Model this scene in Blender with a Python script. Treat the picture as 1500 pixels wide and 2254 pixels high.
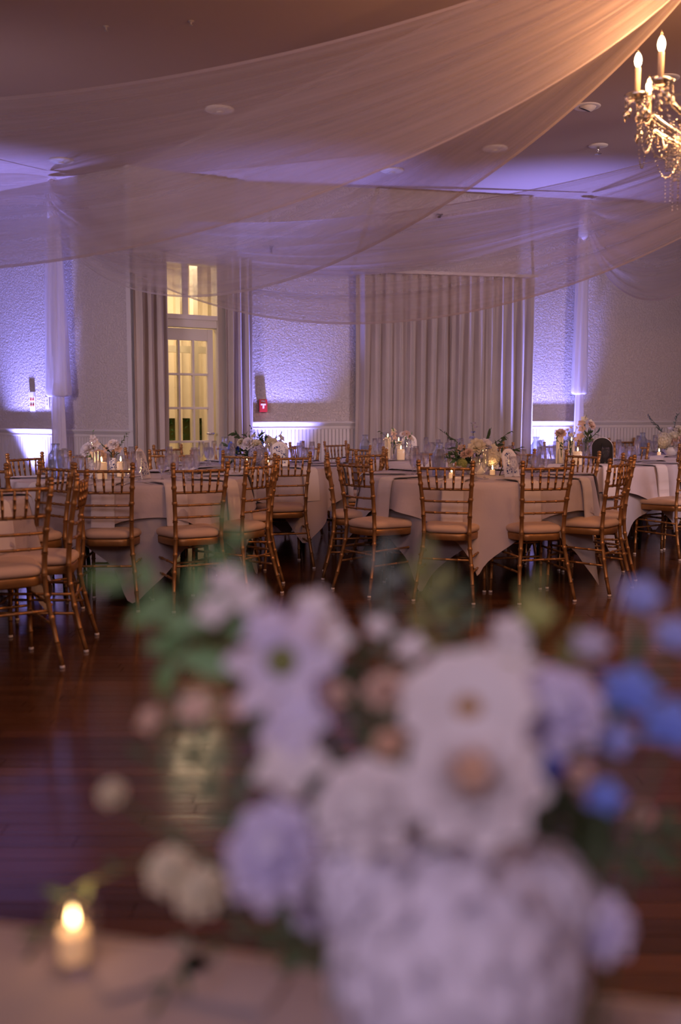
import bpy, bmesh, math, random
from mathutils import Vector, Matrix, Euler
random.seed(7)
R = math.radians; PI = math.pi
sc = bpy.context.scene
for o in list(bpy.data.objects): bpy.data.objects.remove(o, do_unlink=True)
C = sc.collection

# ---------------------------------------------------------------- camera
HC = 1.23; FPX = 2191.4; PITCH = math.atan((1127 - 907) / FPX)
cd = bpy.data.cameras.new('camera'); cam = bpy.data.objects.new('camera', cd); C.objects.link(cam)
cd.sensor_fit = 'VERTICAL'; cd.sensor_height = 36; cd.sensor_width = 24; cd.lens = 35
cam.location = (0, 0, HC); cam.rotation_euler = (PI / 2 - PITCH, 0, 0)
cd.dof.use_dof = True; cd.dof.focus_distance = 8.0; cd.dof.aperture_fstop = 1.8
cd.clip_start = 0.05
sc.camera = cam
# ---------------------------------------------------------------- world, lights, exposure
w = bpy.data.worlds.new('world'); sc.world = w; w.use_nodes = True
w.node_tree.nodes['Background'].inputs[0].default_value = (0.02, 0.02, 0.03, 1)
w.node_tree.nodes['Background'].inputs[1].default_value = 0.5
vs = sc.view_settings; vs.view_transform = 'Standard'; vs.look = 'None'; vs.gamma = 1; vs.use_curve_mapping = False
vs.exposure = 0.0
sc.cycles.use_denoising = True
sc.cycles.max_bounces = 8; sc.cycles.diffuse_bounces = 3; sc.cycles.glossy_bounces = 3
sc.cycles.transmission_bounces = 4; sc.cycles.transparent_max_bounces = 24
sc.cycles.caustics_reflective = False; sc.cycles.caustics_refractive = False
sc.cycles.sample_clamp_indirect = 4

def lamp(name, kind, loc, energy, color, rot=None, size=None, sy=None, spot=None, blend=0.5, radius=None, spread=None, target=None):
    l = bpy.data.lights.new(name, kind); l.energy = energy; l.color = color
    if kind == 'AREA':
        l.shape = 'RECTANGLE'; l.size = size; l.size_y = sy or size
        if spread: l.spread = spread
    if kind == 'SPOT': l.spot_size = spot; l.spot_blend = blend
    if radius is not None and kind != 'AREA': l.shadow_soft_size = radius
    o = bpy.data.objects.new(name, l); C.objects.link(o); o.location = loc
    if target is not None:
        d = Vector(target) - Vector(loc); o.rotation_euler = d.to_track_quat('-Z', 'Y').to_euler()
    elif rot: o.rotation_euler = rot
    return o
lamp('hall_fill', 'AREA', (-0.6, -1.9, 3.2), 50, (1.0, 0.72, 0.80), size=4.5, sy=1.2, target=(0, 7.5, .6))  # soft ambient fill added behind the camera, no visible fixture
lamp('hall_fill', 'AREA', (-0.4, 2.6, 3.5), 22, (1.0, 0.68, 0.78), size=3.0, sy=.5, target=(0.3, 11.0, 1.3))  # added fill above the view, lifts the back wall
lamp('hall_fill', 'AREA', (5.2, 6.2, 2.3), 35, (1.0, 0.74, 0.84), size=1.6, sy=1.2, spread=R(85), target=(1.2, 11.6, 1.7))  # added off-frame fill at right, brightens back wall and curtain
lamp('hall_fill', 'AREA', (-4.6, 5.2, 2.3), 35, (1.0, 0.74, 0.84), size=1.6, sy=1.2, spread=R(85), target=(-1.2, 11.0, 1.7))  # its left counterpart, also added to brighten the back wall
lamp('hall_fill', 'AREA', (4.9, 3.0, 2.7), 12, (1.0, 0.60, 0.42), size=1.6, sy=1.2, target=(0.5, 7.6, 0.8))  # unseen warm fill from beyond the right frame edge
lamp('bouquet_fill', 'SPOT', (-1.1, -1.3, 2.3), 72, (0.86, 0.74, 1.0), spot=R(17), blend=.6, radius=.12, target=(.12, .66, 1.0))  # added lavender spot off camera, brightens the bouquet only
UP = (0.27, 0.27, 1.0)
def uplight(x, y, tx, ty, e=420):
    lamp('uplight_beam', 'SPOT', (x, y, 0.16), e, UP, spot=R(60), blend=1.0, radius=0.035, target=(tx, ty, 3.0))
uplight(-3.52, 10.97, -3.62, 11.12, 1500)
uplight(-0.66, 10.84, -0.58, 10.98, 850)
uplight(2.44, 11.56, 2.40, 11.70, 1050)

# ---------------------------------------------------------------- helpers
def at(x, y, D):
    a = (x - 750) / FPX; b = (1127 - y) / FPX
    v = Vector((a, math.cos(PITCH) + b * math.sin(PITCH), -math.sin(PITCH) + b * math.cos(PITCH)))
    return v * (D / v.y) + Vector((0, 0, HC))
_lab = {}
def tag(o, label=None, cat=None, group=None, kind=None):
    if label:
        o['label'] = label; n = len(label.split())
        if not 4 <= n <= 16: print('LABEL LEN', n, label)
        if label in _lab: print('LABEL DUP', label)
        _lab[label] = 1
    if cat: o['category'] = cat
    if group: o['group'] = group
    if kind: o['kind'] = kind
    return o
def empty(name, loc=(0, 0, 0), rz=0):
    o = bpy.data.objects.new(name, None); C.objects.link(o); o.location = loc; o.rotation_euler = (0, 0, rz)
    o.empty_display_size = 0.1
    return o
def obj(name, bm, mt, parent=None, smooth=True, loc=None, bevel=None):
    me = bpy.data.meshes.new(name)
    if bevel: bmesh.ops.bevel(bm, geom=bm.edges[:], offset=bevel, segments=2, affect='EDGES', clamp_overlap=True)
    bmesh.ops.recalc_face_normals(bm, faces=bm.faces[:]) if len(bm.faces) < 60000 else None
    bm.to_mesh(me); bm.free()
    for m in (mt if isinstance(mt, (list, tuple)) else [mt]): me.materials.append(m)
    if smooth: me.polygons.foreach_set('use_smooth', [True] * len(me.polygons))
    o = bpy.data.objects.new(name, me); C.objects.link(o)
    if parent: o.parent = parent
    if loc: o.location = loc
    return o
def inst(name, me, parent=None, mat=None, loc=None):
    o = bpy.data.objects.new(name, me); C.objects.link(o)
    if parent: o.parent = parent
    if mat is not None: o.matrix_local = mat
    if loc is not None: o.location = loc
    return o
def struct(name, bm, m, parent=None, smooth=False, bevel=None):
    o = obj(name, bm, m, parent, smooth, bevel=bevel)
    if not parent: o['kind'] = 'structure'
    return o
def copy_tree(o, parent=None):
    c = o.copy(); C.objects.link(c); c.parent = parent
    for ch in o.children: copy_tree(ch, c)
    return c
def box(bm, x0, x1, y0, y1, z0, z1, M=None, mi=0):
    vs_ = [bm.verts.new((x, y, z)) for x in (x0, x1) for y in (y0, y1) for z in (z0, z1)]
    if M is not None:
        for v in vs_: v.co = M @ v.co
    for q in ((0, 1, 3, 2), (4, 6, 7, 5), (0, 4, 5, 1), (2, 3, 7, 6), (0, 2, 6, 4), (1, 5, 7, 3)):
        bm.faces.new([vs_[i] for i in q]).material_index = mi
    return vs_
def tube(bm, pts, rad, seg=8, cap=True, mi=0):
    pts = [Vector(p) for p in pts]; n = len(pts)
    if not isinstance(rad, (list, tuple)): rad = [rad] * n
    rings = []; ref = None
    for i, p in enumerate(pts):
        t = (pts[min(i + 1, n - 1)] - pts[max(i - 1, 0)])
        t = t.normalized() if t.length > 1e-9 else Vector((0, 0, 1))
        if ref is None: ref = Vector((1, 0, 0)) if abs(t.x) < 0.9 else Vector((0, 1, 0))
        a = (ref - t * ref.dot(t)).normalized(); b = t.cross(a); ref = a
        rings.append([bm.verts.new(p + (a * math.cos(k * 2 * PI / seg) + b * math.sin(k * 2 * PI / seg)) * rad[i]) for k in range(seg)])
    for i in range(n - 1):
        for k in range(seg):
            bm.faces.new((rings[i][k], rings[i][(k + 1) % seg], rings[i + 1][(k + 1) % seg], rings[i + 1][k])).material_index = mi
    if cap:
        bm.faces.new(rings[0][::-1]).material_index = mi; bm.faces.new(rings[-1]).material_index = mi
def lathe(bm, prof, seg=16, c=(0, 0, 0), cap=True, mi=0):
    tube(bm, [], 0) if False else None
    rings = [[bm.verts.new((c[0] + r * math.cos(k * 2 * PI / seg), c[1] + r * math.sin(k * 2 * PI / seg), c[2] + z)) for k in range(seg)] for r, z in prof]
    for i in range(len(rings) - 1):
        for k in range(seg):
            bm.faces.new((rings[i][k], rings[i][(k + 1) % seg], rings[i + 1][(k + 1) % seg], rings[i + 1][k])).material_index = mi
    if cap:
        bm.faces.new(rings[0][::-1]).material_index = mi; bm.faces.new(rings[-1]).material_index = mi
def bamboo(n_, r, bumps, z0=0, z1=1):
    """positions 0..1 and radii with raised rings"""
    ts = []; 
    for k in range(n_ + 1): ts.append((k / n_, r))
    for b in bumps:
        ts += [(b - 0.012, r), (b - 0.006, r * 1.28), (b + 0.006, r * 1.28), (b + 0.012, r)]
    ts = sorted(t for t in ts if 0 <= t[0] <= 1)
    return ts
def path_at(pts, t):
    n = len(pts) - 1; f = min(max(t, 0), 1) * n; i = min(int(f), n - 1); u = f - i
    return Vector(pts[i]).lerp(Vector(pts[i + 1]), u)
def btube(bm, pts, r, nb, seg=8, taper=None, n_=None):
    ts = bamboo(n_ or max(6, len(pts)), r, [(k + 1) / (nb + 1) for k in range(nb)])
    P = [path_at(pts, t) for t, _ in ts]
    Rr = [q * (taper(t) if taper else 1) for t, q in ts]
    tube(bm, P, Rr, seg)
def petal(bm, rz, tilt, L, W, bend, cup, base=0.0, nu=5, nv=4, M=None, mi=0, z0=0, tip=0.6):
    rows = []; a = tilt; r = base; z = z0
    for i in range(nu + 1):
        u = i / nu
        wd = W * 0.5 * (math.sin(PI * min(1, (u * 0.88 + 0.08)) ** tip)) ** 0.75
        row = []
        for j in range(nv + 1):
            s = (j / nv) * 2 - 1
            rr = r - cup * s * s * math.cos(a) * wd * 2; zz = z + cup * s * s * math.sin(a) * wd * 2
            x, y = rr, s * wd
            v = Vector((x * math.cos(rz) - y * math.sin(rz), x * math.sin(rz) + y * math.cos(rz), zz))
            if M is not None: v = M @ v
            row.append(bm.verts.new(v))
        rows.append(row)
        r += math.sin(a) * L / nu; z += math.cos(a) * L / nu; a += bend / nu
    for i in range(nu):
        for j in range(nv):
            bm.faces.new((rows[i][j], rows[i][j + 1], rows[i + 1][j + 1], rows[i + 1][j])).material_index = mi
def dirM(d, loc=(0, 0, 0), s=1.0):
    q = Vector(d).to_track_quat('Z', 'Y')
    return Matrix.Translation(Vector(loc)) @ q.to_matrix().to_4x4() @ Matrix.Scale(s, 4)
# ---------------------------------------------------------------- materials
def newmat(name):
    m = bpy.data.materials.new(name); m.use_nodes = True; nt = m.node_tree
    return m, nt, nt.nodes['Principled BSDF'], nt.nodes['Material Output']
def noise_bump(nt, b, scale, strength, dist=0.01, detail=4, coord='Object', stretch=None):
    tc = nt.nodes.new('ShaderNodeTexCoord'); nz = nt.nodes.new('ShaderNodeTexNoise'); bp = nt.nodes.new('ShaderNodeBump')
    nz.inputs['Scale'].default_value = scale; nz.inputs['Detail'].default_value = detail
    src = tc.outputs[coord]
    if stretch:
        mp = nt.nodes.new('ShaderNodeMapping'); mp.inputs['Scale'].default_value = stretch
        nt.links.new(src, mp.inputs[0]); src = mp.outputs[0]
    nt.links.new(src, nz.inputs['Vector'])
    nt.links.new(nz.outputs['Fac'], bp.inputs['Height']); bp.inputs['Strength'].default_value = strength; bp.inputs['Distance'].default_value = dist
    nt.links.new(bp.outputs[0], b.inputs['Normal']); return nz
def mat(name, col, rough=0.5, metal=0, var=0.12, vscale=8, bump=None, emit=None, es=1, sheen=0, coat=0, sss=0, twoside=0):
    m, nt, b, out = newmat(name)
    b.inputs['Roughness'].default_value = rough; b.inputs['Metallic'].default_value = metal
    nz = nt.nodes.new('ShaderNodeTexNoise'); nz.inputs['Scale'].default_value = vscale; nz.inputs['Detail'].default_value = 3
    tc = nt.nodes.new('ShaderNodeTexCoord'); nt.links.new(tc.outputs['Object'], nz.inputs['Vector'])
    mx = nt.nodes.new('ShaderNodeMix'); mx.data_type = 'RGBA'
    mx.inputs[6].default_value = (*[c * (1 - var) for c in col], 1); mx.inputs[7].default_value = (*[min(1, c * (1 + var)) for c in col], 1)
    nt.links.new(nz.outputs['Fac'], mx.inputs[0]); nt.links.new(mx.outputs[2], b.inputs['Base Color'])
    if bump: noise_bump(nt, b, *bump)
    if emit: b.inputs['Emission Color'].default_value = (*emit, 1); b.inputs['Emission Strength'].default_value = es
    if coat: b.inputs['Coat Weight'].default_value = coat
    if sheen: b.inputs['Sheen Weight'].default_value = sheen
    if twoside:
        tr = nt.nodes.new('ShaderNodeBsdfTranslucent'); nt.links.new(mx.outputs[2], tr.inputs[0])
        ms = nt.nodes.new('ShaderNodeMixShader'); ms.inputs[0].default_value = twoside
        nt.links.new(b.outputs[0], ms.inputs[1]); nt.links.new(tr.outputs[0], ms.inputs[2]); nt.links.new(ms.outputs[0], out.inputs[0])
    return m
def glassmat(name, col=(1, 1, 1), tr=0.93, rough=0.03, base=0.06, refr=False):
    m, nt, b, out = newmat(name); nt.nodes.remove(b)
    t = nt.nodes.new('ShaderNodeBsdfTransparent'); t.inputs[0].default_value = (*[c * tr for c in col], 1)
    g = nt.nodes.new('ShaderNodeBsdfGlass' if refr else 'ShaderNodeBsdfGlossy'); g.inputs['Roughness'].default_value = rough
    fr = nt.nodes.new('ShaderNodeMath'); fr.operation = 'POWER'; fr.inputs[1].default_value = 3.5; lw = nt.nodes.new('ShaderNodeLayerWeight'); lw.inputs[0].default_value = .5; nt.links.new(lw.outputs['Facing'], fr.inputs[0])
    ad0 = nt.nodes.new('ShaderNodeMath'); ad0.operation = 'MULTIPLY'; ad0.inputs[1].default_value = .45; nt.links.new(fr.outputs[0], ad0.inputs[0])
    ad = nt.nodes.new('ShaderNodeMath'); ad.operation = 'ADD'; ad.inputs[1].default_value = base
    nz = nt.nodes.new('ShaderNodeTexNoise'); nz.inputs['Scale'].default_value = 30
    bp = nt.nodes.new('ShaderNodeBump'); bp.inputs['Strength'].default_value = 0.15; bp.inputs['Distance'].default_value = 0.004
    nt.links.new(nz.outputs[0], bp.inputs['Height'])
    if not refr: nt.links.new(bp.outputs[0], g.inputs['Normal'])
    ms = nt.nodes.new('ShaderNodeMixShader')
    nt.links.new(ad0.outputs[0], ad.inputs[0]); nt.links.new(ad.outputs[0], ms.inputs[0])
    nt.links.new(t.outputs[0], ms.inputs[1]); nt.links.new(g.outputs[0], ms.inputs[2]); nt.links.new(ms.outputs[0], out.inputs[0])
    return m
def sheermat(name, col, alpha, trl=0.5, amp=0.16, uvscale=(1.2, 17, 1)):
    """sheer voile: woven threads leave gaps; density varies with the gathers along the cloth's own UV"""
    m, nt, b, out = newmat(name); nt.nodes.remove(b)
    t = nt.nodes.new('ShaderNodeBsdfTransparent')
    d = nt.nodes.new('ShaderNodeBsdfDiffuse'); d.inputs[0].default_value = (*col, 1)
    l = nt.nodes.new('ShaderNodeBsdfTranslucent'); l.inputs[0].default_value = (*col, 1)
    m1 = nt.nodes.new('ShaderNodeMixShader'); m1.inputs[0].default_value = trl
    nt.links.new(d.outputs[0], m1.inputs[1]); nt.links.new(l.outputs[0], m1.inputs[2])
    tc = nt.nodes.new('ShaderNodeTexCoord'); mp = nt.nodes.new('ShaderNodeMapping'); mp.inputs['Scale'].default_value = uvscale
    nz = nt.nodes.new('ShaderNodeTexNoise'); nz.inputs['Scale'].default_value = 1; nz.inputs['Detail'].default_value = 2
    nt.links.new(tc.outputs['UV'], mp.inputs[0]); nt.links.new(mp.outputs[0], nz.inputs['Vector'])
    mr = nt.nodes.new('ShaderNodeMapRange'); mr.inputs[1].default_value = 0.3; mr.inputs[2].default_value = 0.72
    mr.inputs[3].default_value = alpha - amp * 0.5; mr.inputs[4].default_value = alpha + amp
    nt.links.new(nz.outputs['Fac'], mr.inputs[0])
    sp = nt.nodes.new('ShaderNodeSeparateXYZ'); nt.links.new(tc.outputs['UV'], sp.inputs[0])
    # hem: doubled cloth close to v=0 and v=1
    h = nt.nodes.new('ShaderNodeMath'); h.operation = 'PINGPONG'; h.inputs[1].default_value = 0.5; nt.links.new(sp.outputs[1], h.inputs[0])
    lt = nt.nodes.new('ShaderNodeMath'); lt.operation = 'LESS_THAN'; lt.inputs[1].default_value = 0.018; nt.links.new(h.outputs[0], lt.inputs[0])
    mu = nt.nodes.new('ShaderNodeMath'); mu.operation = 'MULTIPLY_ADD'; mu.inputs[1].default_value = 0.3
    nt.links.new(lt.outputs[0], mu.inputs[0]); nt.links.new(mr.outputs[0], mu.inputs[2]); mu.use_clamp = True
    ms = nt.nodes.new('ShaderNodeMixShader'); nt.links.new(mu.outputs[0], ms.inputs[0])
    nt.links.new(t.outputs[0], ms.inputs[1]); nt.links.new(m1.outputs[0], ms.inputs[2]); nt.links.new(ms.outputs[0], out.inputs[0])
    return m
def emis(name, col, s):
    m, nt, b, out = newmat(name); nt.nodes.remove(b)
    e = nt.nodes.new('ShaderNodeEmission'); e.inputs[0].default_value = (*col, 1); e.inputs[1].default_value = s
    nt.links.new(e.outputs[0], out.inputs[0]); return m

M_stucco, nt, b, _ = newmat('stucco'); b.inputs['Base Color'].default_value = (0.56, 0.50, 0.48, 1); b.inputs['Roughness'].default_value = 0.5
tc = nt.nodes.new('ShaderNodeTexCoord'); n1 = nt.nodes.new('ShaderNodeTexNoise'); n1.inputs['Scale'].default_value = 42; n1.inputs['Detail'].default_value = 3; n1.inputs['Distortion'].default_value = 0.6
n2 = nt.nodes.new('ShaderNodeTexVoronoi'); n2.inputs['Scale'].default_value = 60
nt.links.new(tc.outputs['Object'], n1.inputs['Vector']); nt.links.new(tc.outputs['Object'], n2.inputs['Vector'])
mr = nt.nodes.new('ShaderNodeMapRange'); mr.inputs[1].default_value = 0.46; mr.inputs[2].default_value = 0.56; nt.links.new(n1.outputs['Fac'], mr.inputs[0])
ad = nt.nodes.new('ShaderNodeMath'); ad.operation = 'MULTIPLY_ADD'; ad.inputs[1].default_value = 0.25; nt.links.new(n2.outputs['Distance'], ad.inputs[0]); nt.links.new(mr.outputs[0], ad.inputs[2])
bp = nt.nodes.new('ShaderNodeBump'); bp.inputs['Strength'].default_value = 0.9; bp.inputs['Distance'].default_value = 0.006
nt.links.new(ad.outputs[0], bp.inputs['Height']); nt.links.new(bp.outputs[0], b.inputs['Normal'])

M_ceil = mat('ceiling_paint', (0.46, 0.36, 0.33), 0.8, var=0.05, vscale=0.7)
M_trim = mat('trim_paint', (0.62, 0.58, 0.57), 0.4, var=0.03)
M_door = mat('door_paint', (0.66, 0.60, 0.50), 0.4, var=0.03)
M_vest = mat('vestibule_paint', (0.80, 0.70, 0.56), 0.6, var=0.05)
M_curt = mat('curtain_linen', (0.46, 0.40, 0.38), 0.9, var=0.12, vscale=3, bump=(260, 0.25, 0.002), sheen=0.3)
M_rod = mat('rod_metal', (0.40, 0.34, 0.32), 0.4, metal=0.3)
M_sheer = sheermat('sheer_voile', (0.66, 0.58, 0.58), 0.35)
M_sheer2 = sheermat('sheer_voile_tail', (0.90, 0.86, 0.88), 0.74, trl=0.5, uvscale=(2, 14, 1))
M_gold = mat('gold_paint', (0.37, 0.185, 0.065), 0.36, metal=0.55, var=0.25, vscale=20)
M_cush = mat('cushion_cloth', (0.62, 0.44, 0.33), 0.85, var=0.08, vscale=12, bump=(200, 0.2, 0.002))
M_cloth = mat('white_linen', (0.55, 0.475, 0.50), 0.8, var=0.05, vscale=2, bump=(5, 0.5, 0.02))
M_cloth2 = mat('grey_linen', (0.42, 0.385, 0.42), 0.85, var=0.06, vscale=2, bump=(300, 0.25, 0.0015))
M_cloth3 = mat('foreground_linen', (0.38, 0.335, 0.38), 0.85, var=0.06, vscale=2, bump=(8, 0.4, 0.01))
M_nap = mat('napkin_cloth', (0.72, 0.65, 0.65), 0.8, var=0.04, bump=(240, 0.25, 0.0015))
M_glass = glassmat('clear_glass', (.99, .99, 1), .985, rough=.02, base=0.24, refr=True)
M_gthin = glassmat('thin_glass', (1, 1, 1), .97, base=0.04)
M_gcar = glassmat('carafe_glass', (0.93, 0.96, 1.0), 0.97, base=0.26, refr=True)
M_pane = glassmat('window_glass', (1, 1, 1), 0.97, 0.02, 0.0)
M_crys = glassmat('crystal', (1.0, 0.95, 0.88), 0.80, 0.08, 0.42)
M_silver = mat('silver', (0.7, 0.68, 0.68), 0.2, metal=1, var=0.05)
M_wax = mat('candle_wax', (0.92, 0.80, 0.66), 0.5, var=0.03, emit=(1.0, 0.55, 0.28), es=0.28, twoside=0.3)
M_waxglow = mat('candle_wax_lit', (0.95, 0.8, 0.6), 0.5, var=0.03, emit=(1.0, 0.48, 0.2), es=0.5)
M_flame = emis('flame', (1.0, 0.62, 0.25), 30)
M_bulb = emis('bulb_glow', (1.0, 0.72, 0.40), 26)
M_clearb = glassmat('bulb_glass', (1, 0.9, 0.75), 0.95, base=0.1)
M_sleeve = mat('candle_sleeve', (0.85, 0.68, 0.48), 0.5, var=0.03, twoside=0.2)
M_black = mat('black_board', (0.018, 0.016, 0.018), 0.5)
M_white = mat('white_board', (0.82, 0.78, 0.78), 0.5, var=0.03)
M_red = mat('red_plastic', (0.42, 0.02, 0.02), 0.35, var=0.05)
M_orange = mat('orange_print', (0.75, 0.12, 0.03), 0.5, var=0.05)
M_plate = mat('plate_plastic', (0.70, 0.66, 0.62), 0.4, var=0.02)
M_dark = mat('dark_hole', (0.02, 0.018, 0.018), 0.6)
M_blackmetal = mat('black_metal', (0.03, 0.028, 0.03), 0.4, metal=0.6)
M_cap = mat('white_glide', (0.7, 0.62, 0.58), 0.5)
M_leaf = mat('leaf_green', (0.065, 0.11, 0.05), 0.5, var=0.35, vscale=25, twoside=0.25)
M_leafb = mat('leaf_bright', (0.14, 0.30, 0.11), 0.5, var=0.25, vscale=25, twoside=0.35)
M_leafo = mat('leaf_olive', (0.20, 0.22, 0.06), 0.55, var=0.25, vscale=25, twoside=0.3)
M_leafg = mat('leaf_grey', (0.17, 0.21, 0.19), 0.6, var=0.2, vscale=25, twoside=0.25)
M_stem = mat('stem_green', (0.05, 0.08, 0.03), 0.6)
def pm(n, c): return mat(n, c, 0.6, var=0.07, vscale=30, twoside=0.42)
F_white = pm('petal_white', (0.84, 0.80, 0.84)); F_cream = pm('petal_cream', (0.80, 0.74, 0.58)); F_lav = pm('petal_lavender_white', (0.72, 0.68, 0.90))
F_blush = pm('petal_blush', (0.74, 0.55, 0.46)); F_peach = pm('petal_peach', (0.80, 0.56, 0.42)); F_blue = pm('petal_blue', (0.20, 0.30, 0.85))
F_lblue = pm('petal_pale_blue', (0.36, 0.42, 0.86)); F_dblue = pm('petal_deep_blue', (0.05, 0.09, 0.50)); F_yel = pm('flower_eye', (0.50, 0.27, 0.07))
F_green = pm('petal_green', (0.42, 0.46, 0.16)); F_hyd = pm('petal_hydrangea', (0.82, 0.79, 0.92)); F_hydb = pm('petal_hydrangea_blue', (0.55, 0.52, 0.70))
# floor wood: colour per board from position
def woodmat():
    m, nt, b, out = newmat('dark_wood')
    g = nt.nodes.new('ShaderNodeNewGeometry'); sp = nt.nodes.new('ShaderNodeSeparateXYZ'); nt.links.new(g.outputs['Position'], sp.inputs[0])
    dv = nt.nodes.new('ShaderNodeMath'); dv.operation = 'DIVIDE'; dv.inputs[1].default_value = 0.08; nt.links.new(sp.outputs[1], dv.inputs[0])
    fl = nt.nodes.new('ShaderNodeMath'); fl.operation = 'FLOOR'; nt.links.new(dv.outputs[0], fl.inputs[0])
    d2 = nt.nodes.new('ShaderNodeMath'); d2.operation = 'DIVIDE'; d2.inputs[1].default_value = 1.3; nt.links.new(sp.outputs[0], d2.inputs[0])
    f2 = nt.nodes.new('ShaderNodeMath'); f2.operation = 'FLOOR'; nt.links.new(d2.outputs[0], f2.inputs[0])
    cb = nt.nodes.new('ShaderNodeCombineXYZ'); nt.links.new(fl.outputs[0], cb.inputs[0]); nt.links.new(f2.outputs[0], cb.inputs[1])
    wn = nt.nodes.new('ShaderNodeTexWhiteNoise'); nt.links.new(cb.outputs[0], wn.inputs['Vector'])
    mp = nt.nodes.new('ShaderNodeMapping'); mp.inputs['Scale'].default_value = (1.5, 30, 1); nt.links.new(g.outputs['Position'], mp.inputs[0])
    nz = nt.nodes.new('ShaderNodeTexNoise'); nz.inputs['Scale'].default_value = 2; nz.inputs['Detail'].default_value = 5; nt.links.new(mp.outputs[0], nz.inputs['Vector'])
    av = nt.nodes.new('ShaderNodeMath'); av.operation = 'MULTIPLY_ADD'; av.inputs[1].default_value = 0.5; av.inputs[2].default_value = 0.0
    nt.links.new(wn.outputs['Value'], av.inputs[0])
    a3 = nt.nodes.new('ShaderNodeMath'); a3.operation = 'MULTIPLY_ADD'; a3.inputs[1].default_value = 0.6; nt.links.new(nz.outputs['Fac'], a3.inputs[0]); nt.links.new(av.outputs[0], a3.inputs[2])
    cr = nt.nodes.new('ShaderNodeValToRGB'); e = cr.color_ramp.elements
    e[0].color = (0.024, 0.010, 0.006, 1); e[1].color = (0.145, 0.058, 0.027, 1); nt.links.new(a3.outputs[0], cr.inputs[0]); nt.links.new(cr.outputs[0], b.inputs['Base Color'])
    b.inputs['Roughness'].default_value = 0.16
    bp = nt.nodes.new('ShaderNodeBump'); bp.inputs['Strength'].default_value = 0.12; bp.inputs['Distance'].default_value = 0.004
    nt.links.new(nz.outputs['Fac'], bp.inputs['Height']); nt.links.new(bp.outputs[0], b.inputs['Normal'])
    return m
M_wood = woodmat()

# ---------------------------------------------------------------- structure
CZ = 3.7
X0, X1, Y0 = -4.9, 5.5, -2.5
B = Vector((-2.118, 10.31, 0)); Cc = Vector((-1.055, 11.01, 0)); Dd = Vector((5.5, 12.55, 0)); A_ = Vector((-4.9, 12.233, 0))
def frame(P, Q):
    e = (Q - P); L = e.length; e.normalize(); n = Vector((e.y, -e.x, 0))   # n: towards the room
    M = Matrix(((e.x, -n.x, 0, P.x), (e.y, -n.y, 0, P.y), (0, 0, 1, 0), (0, 0, 0, 1)))  # local x along, local y outward (behind the wall)
    return M, L, e, n
FL, LL, eL, nL = frame(A_, B); FD, LD, eD, nD = frame(B, Cc); FR, LR, eR, nR = frame(Cc, Dd)
bm = bmesh.new(); box(bm, X0 - .2, X1 + .2, Y0 - .2, 14.5, -0.12, -0.02); floor = struct('floor', bm, M_wood)
# planks
PW = 0.08
def plank(x0, x1, k):
    bm = bmesh.new(); g = 0.0012
    vs_ = box(bm, x0 + g, x1 - g, k * PW + g, (k + 1) * PW - g, -0.02, 0.0)
    t = random.uniform(-1, 1) * 0.00022
    for v in vs_:
        if v.co.z > -0.01: v.co.z += t * (1 if v.co.y > (k + .5) * PW else -1) - 0.0003
    return bm
for k in range(24, 58):
    xs = [-2.6 - random.random() * .3]
    while xs[-1] < 2.4: xs.append(xs[-1] + random.uniform(0.9, 1.7))
    for a, b_ in zip(xs, xs[1:]): obj('floor_board', plank(a, b_, k), M_wood, floor, smooth=False)
bm = bmesh.new()
def addp(x0, x1, k):
    g = 0.0012
    vs_ = box(bm, x0 + g, x1 - g, k * PW + g, (k + 1) * PW - g, -0.02, 0.0)
    t = random.uniform(-1, 1) * 0.00022
    for v in vs_:
        if v.co.z > -0.01: v.co.z += t * (1 if v.co.y > (k + .5) * PW else -1) - 0.0003
for k in range(-31, 158):
    if 24 <= k < 58: 
        for rng in ((X0, -3.0), (3.2, X1)):
            addp(rng[0], rng[1], k)
        addp(-3.0, -2.9, k) if False else None
    else:
        x = X0 - random.random()
        while x < X1: n = x + random.uniform(0.9, 1.7); addp(x, min(n, X1 + .1), k); x = n
o = obj('floor_boards', bm, M_wood, floor, smooth=False); o['kind'] = 'stuff'
bm = bmesh.new(); box(bm, X0 - .2, X1 + .2, Y0 - .2, 14.5, CZ, CZ + 0.12); struct('ceiling', bm, M_ceil)
def wall(name, M, L, segs):
    bm = bmesh.new()
    for (a, b_, z0, z1) in segs: box(bm, a, b_, 0, 0.12, z0, z1)
    o = struct(name, bm, M_stucco); o.matrix_world = M; return o
wall('wall_left_back', FL, LL, [(-.12, LL, 0, CZ)])
DO0, DO1, DZ = 0.24, 0.965, 2.80
w_door = wall('wall_door_side', FD, LD, [(0, DO0, 0, CZ), (DO1, LD, 0, CZ), (DO0, DO1, DZ, CZ)])
wall('wall_back', FR, LR, [(0, LR + .1, 0, CZ)])
for nm, a in (('wall_left', (X0 - .12, X0, Y0, 12.23)), ('wall_right', (X1, X1 + .12, Y0, 12.6)), ('wall_front', (X0 - .12, X1 + .12, Y0 - .12, Y0))):
    bm = bmesh.new(); box(bm, *a, 0, CZ); struct(nm, bm, M_stucco)
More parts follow.
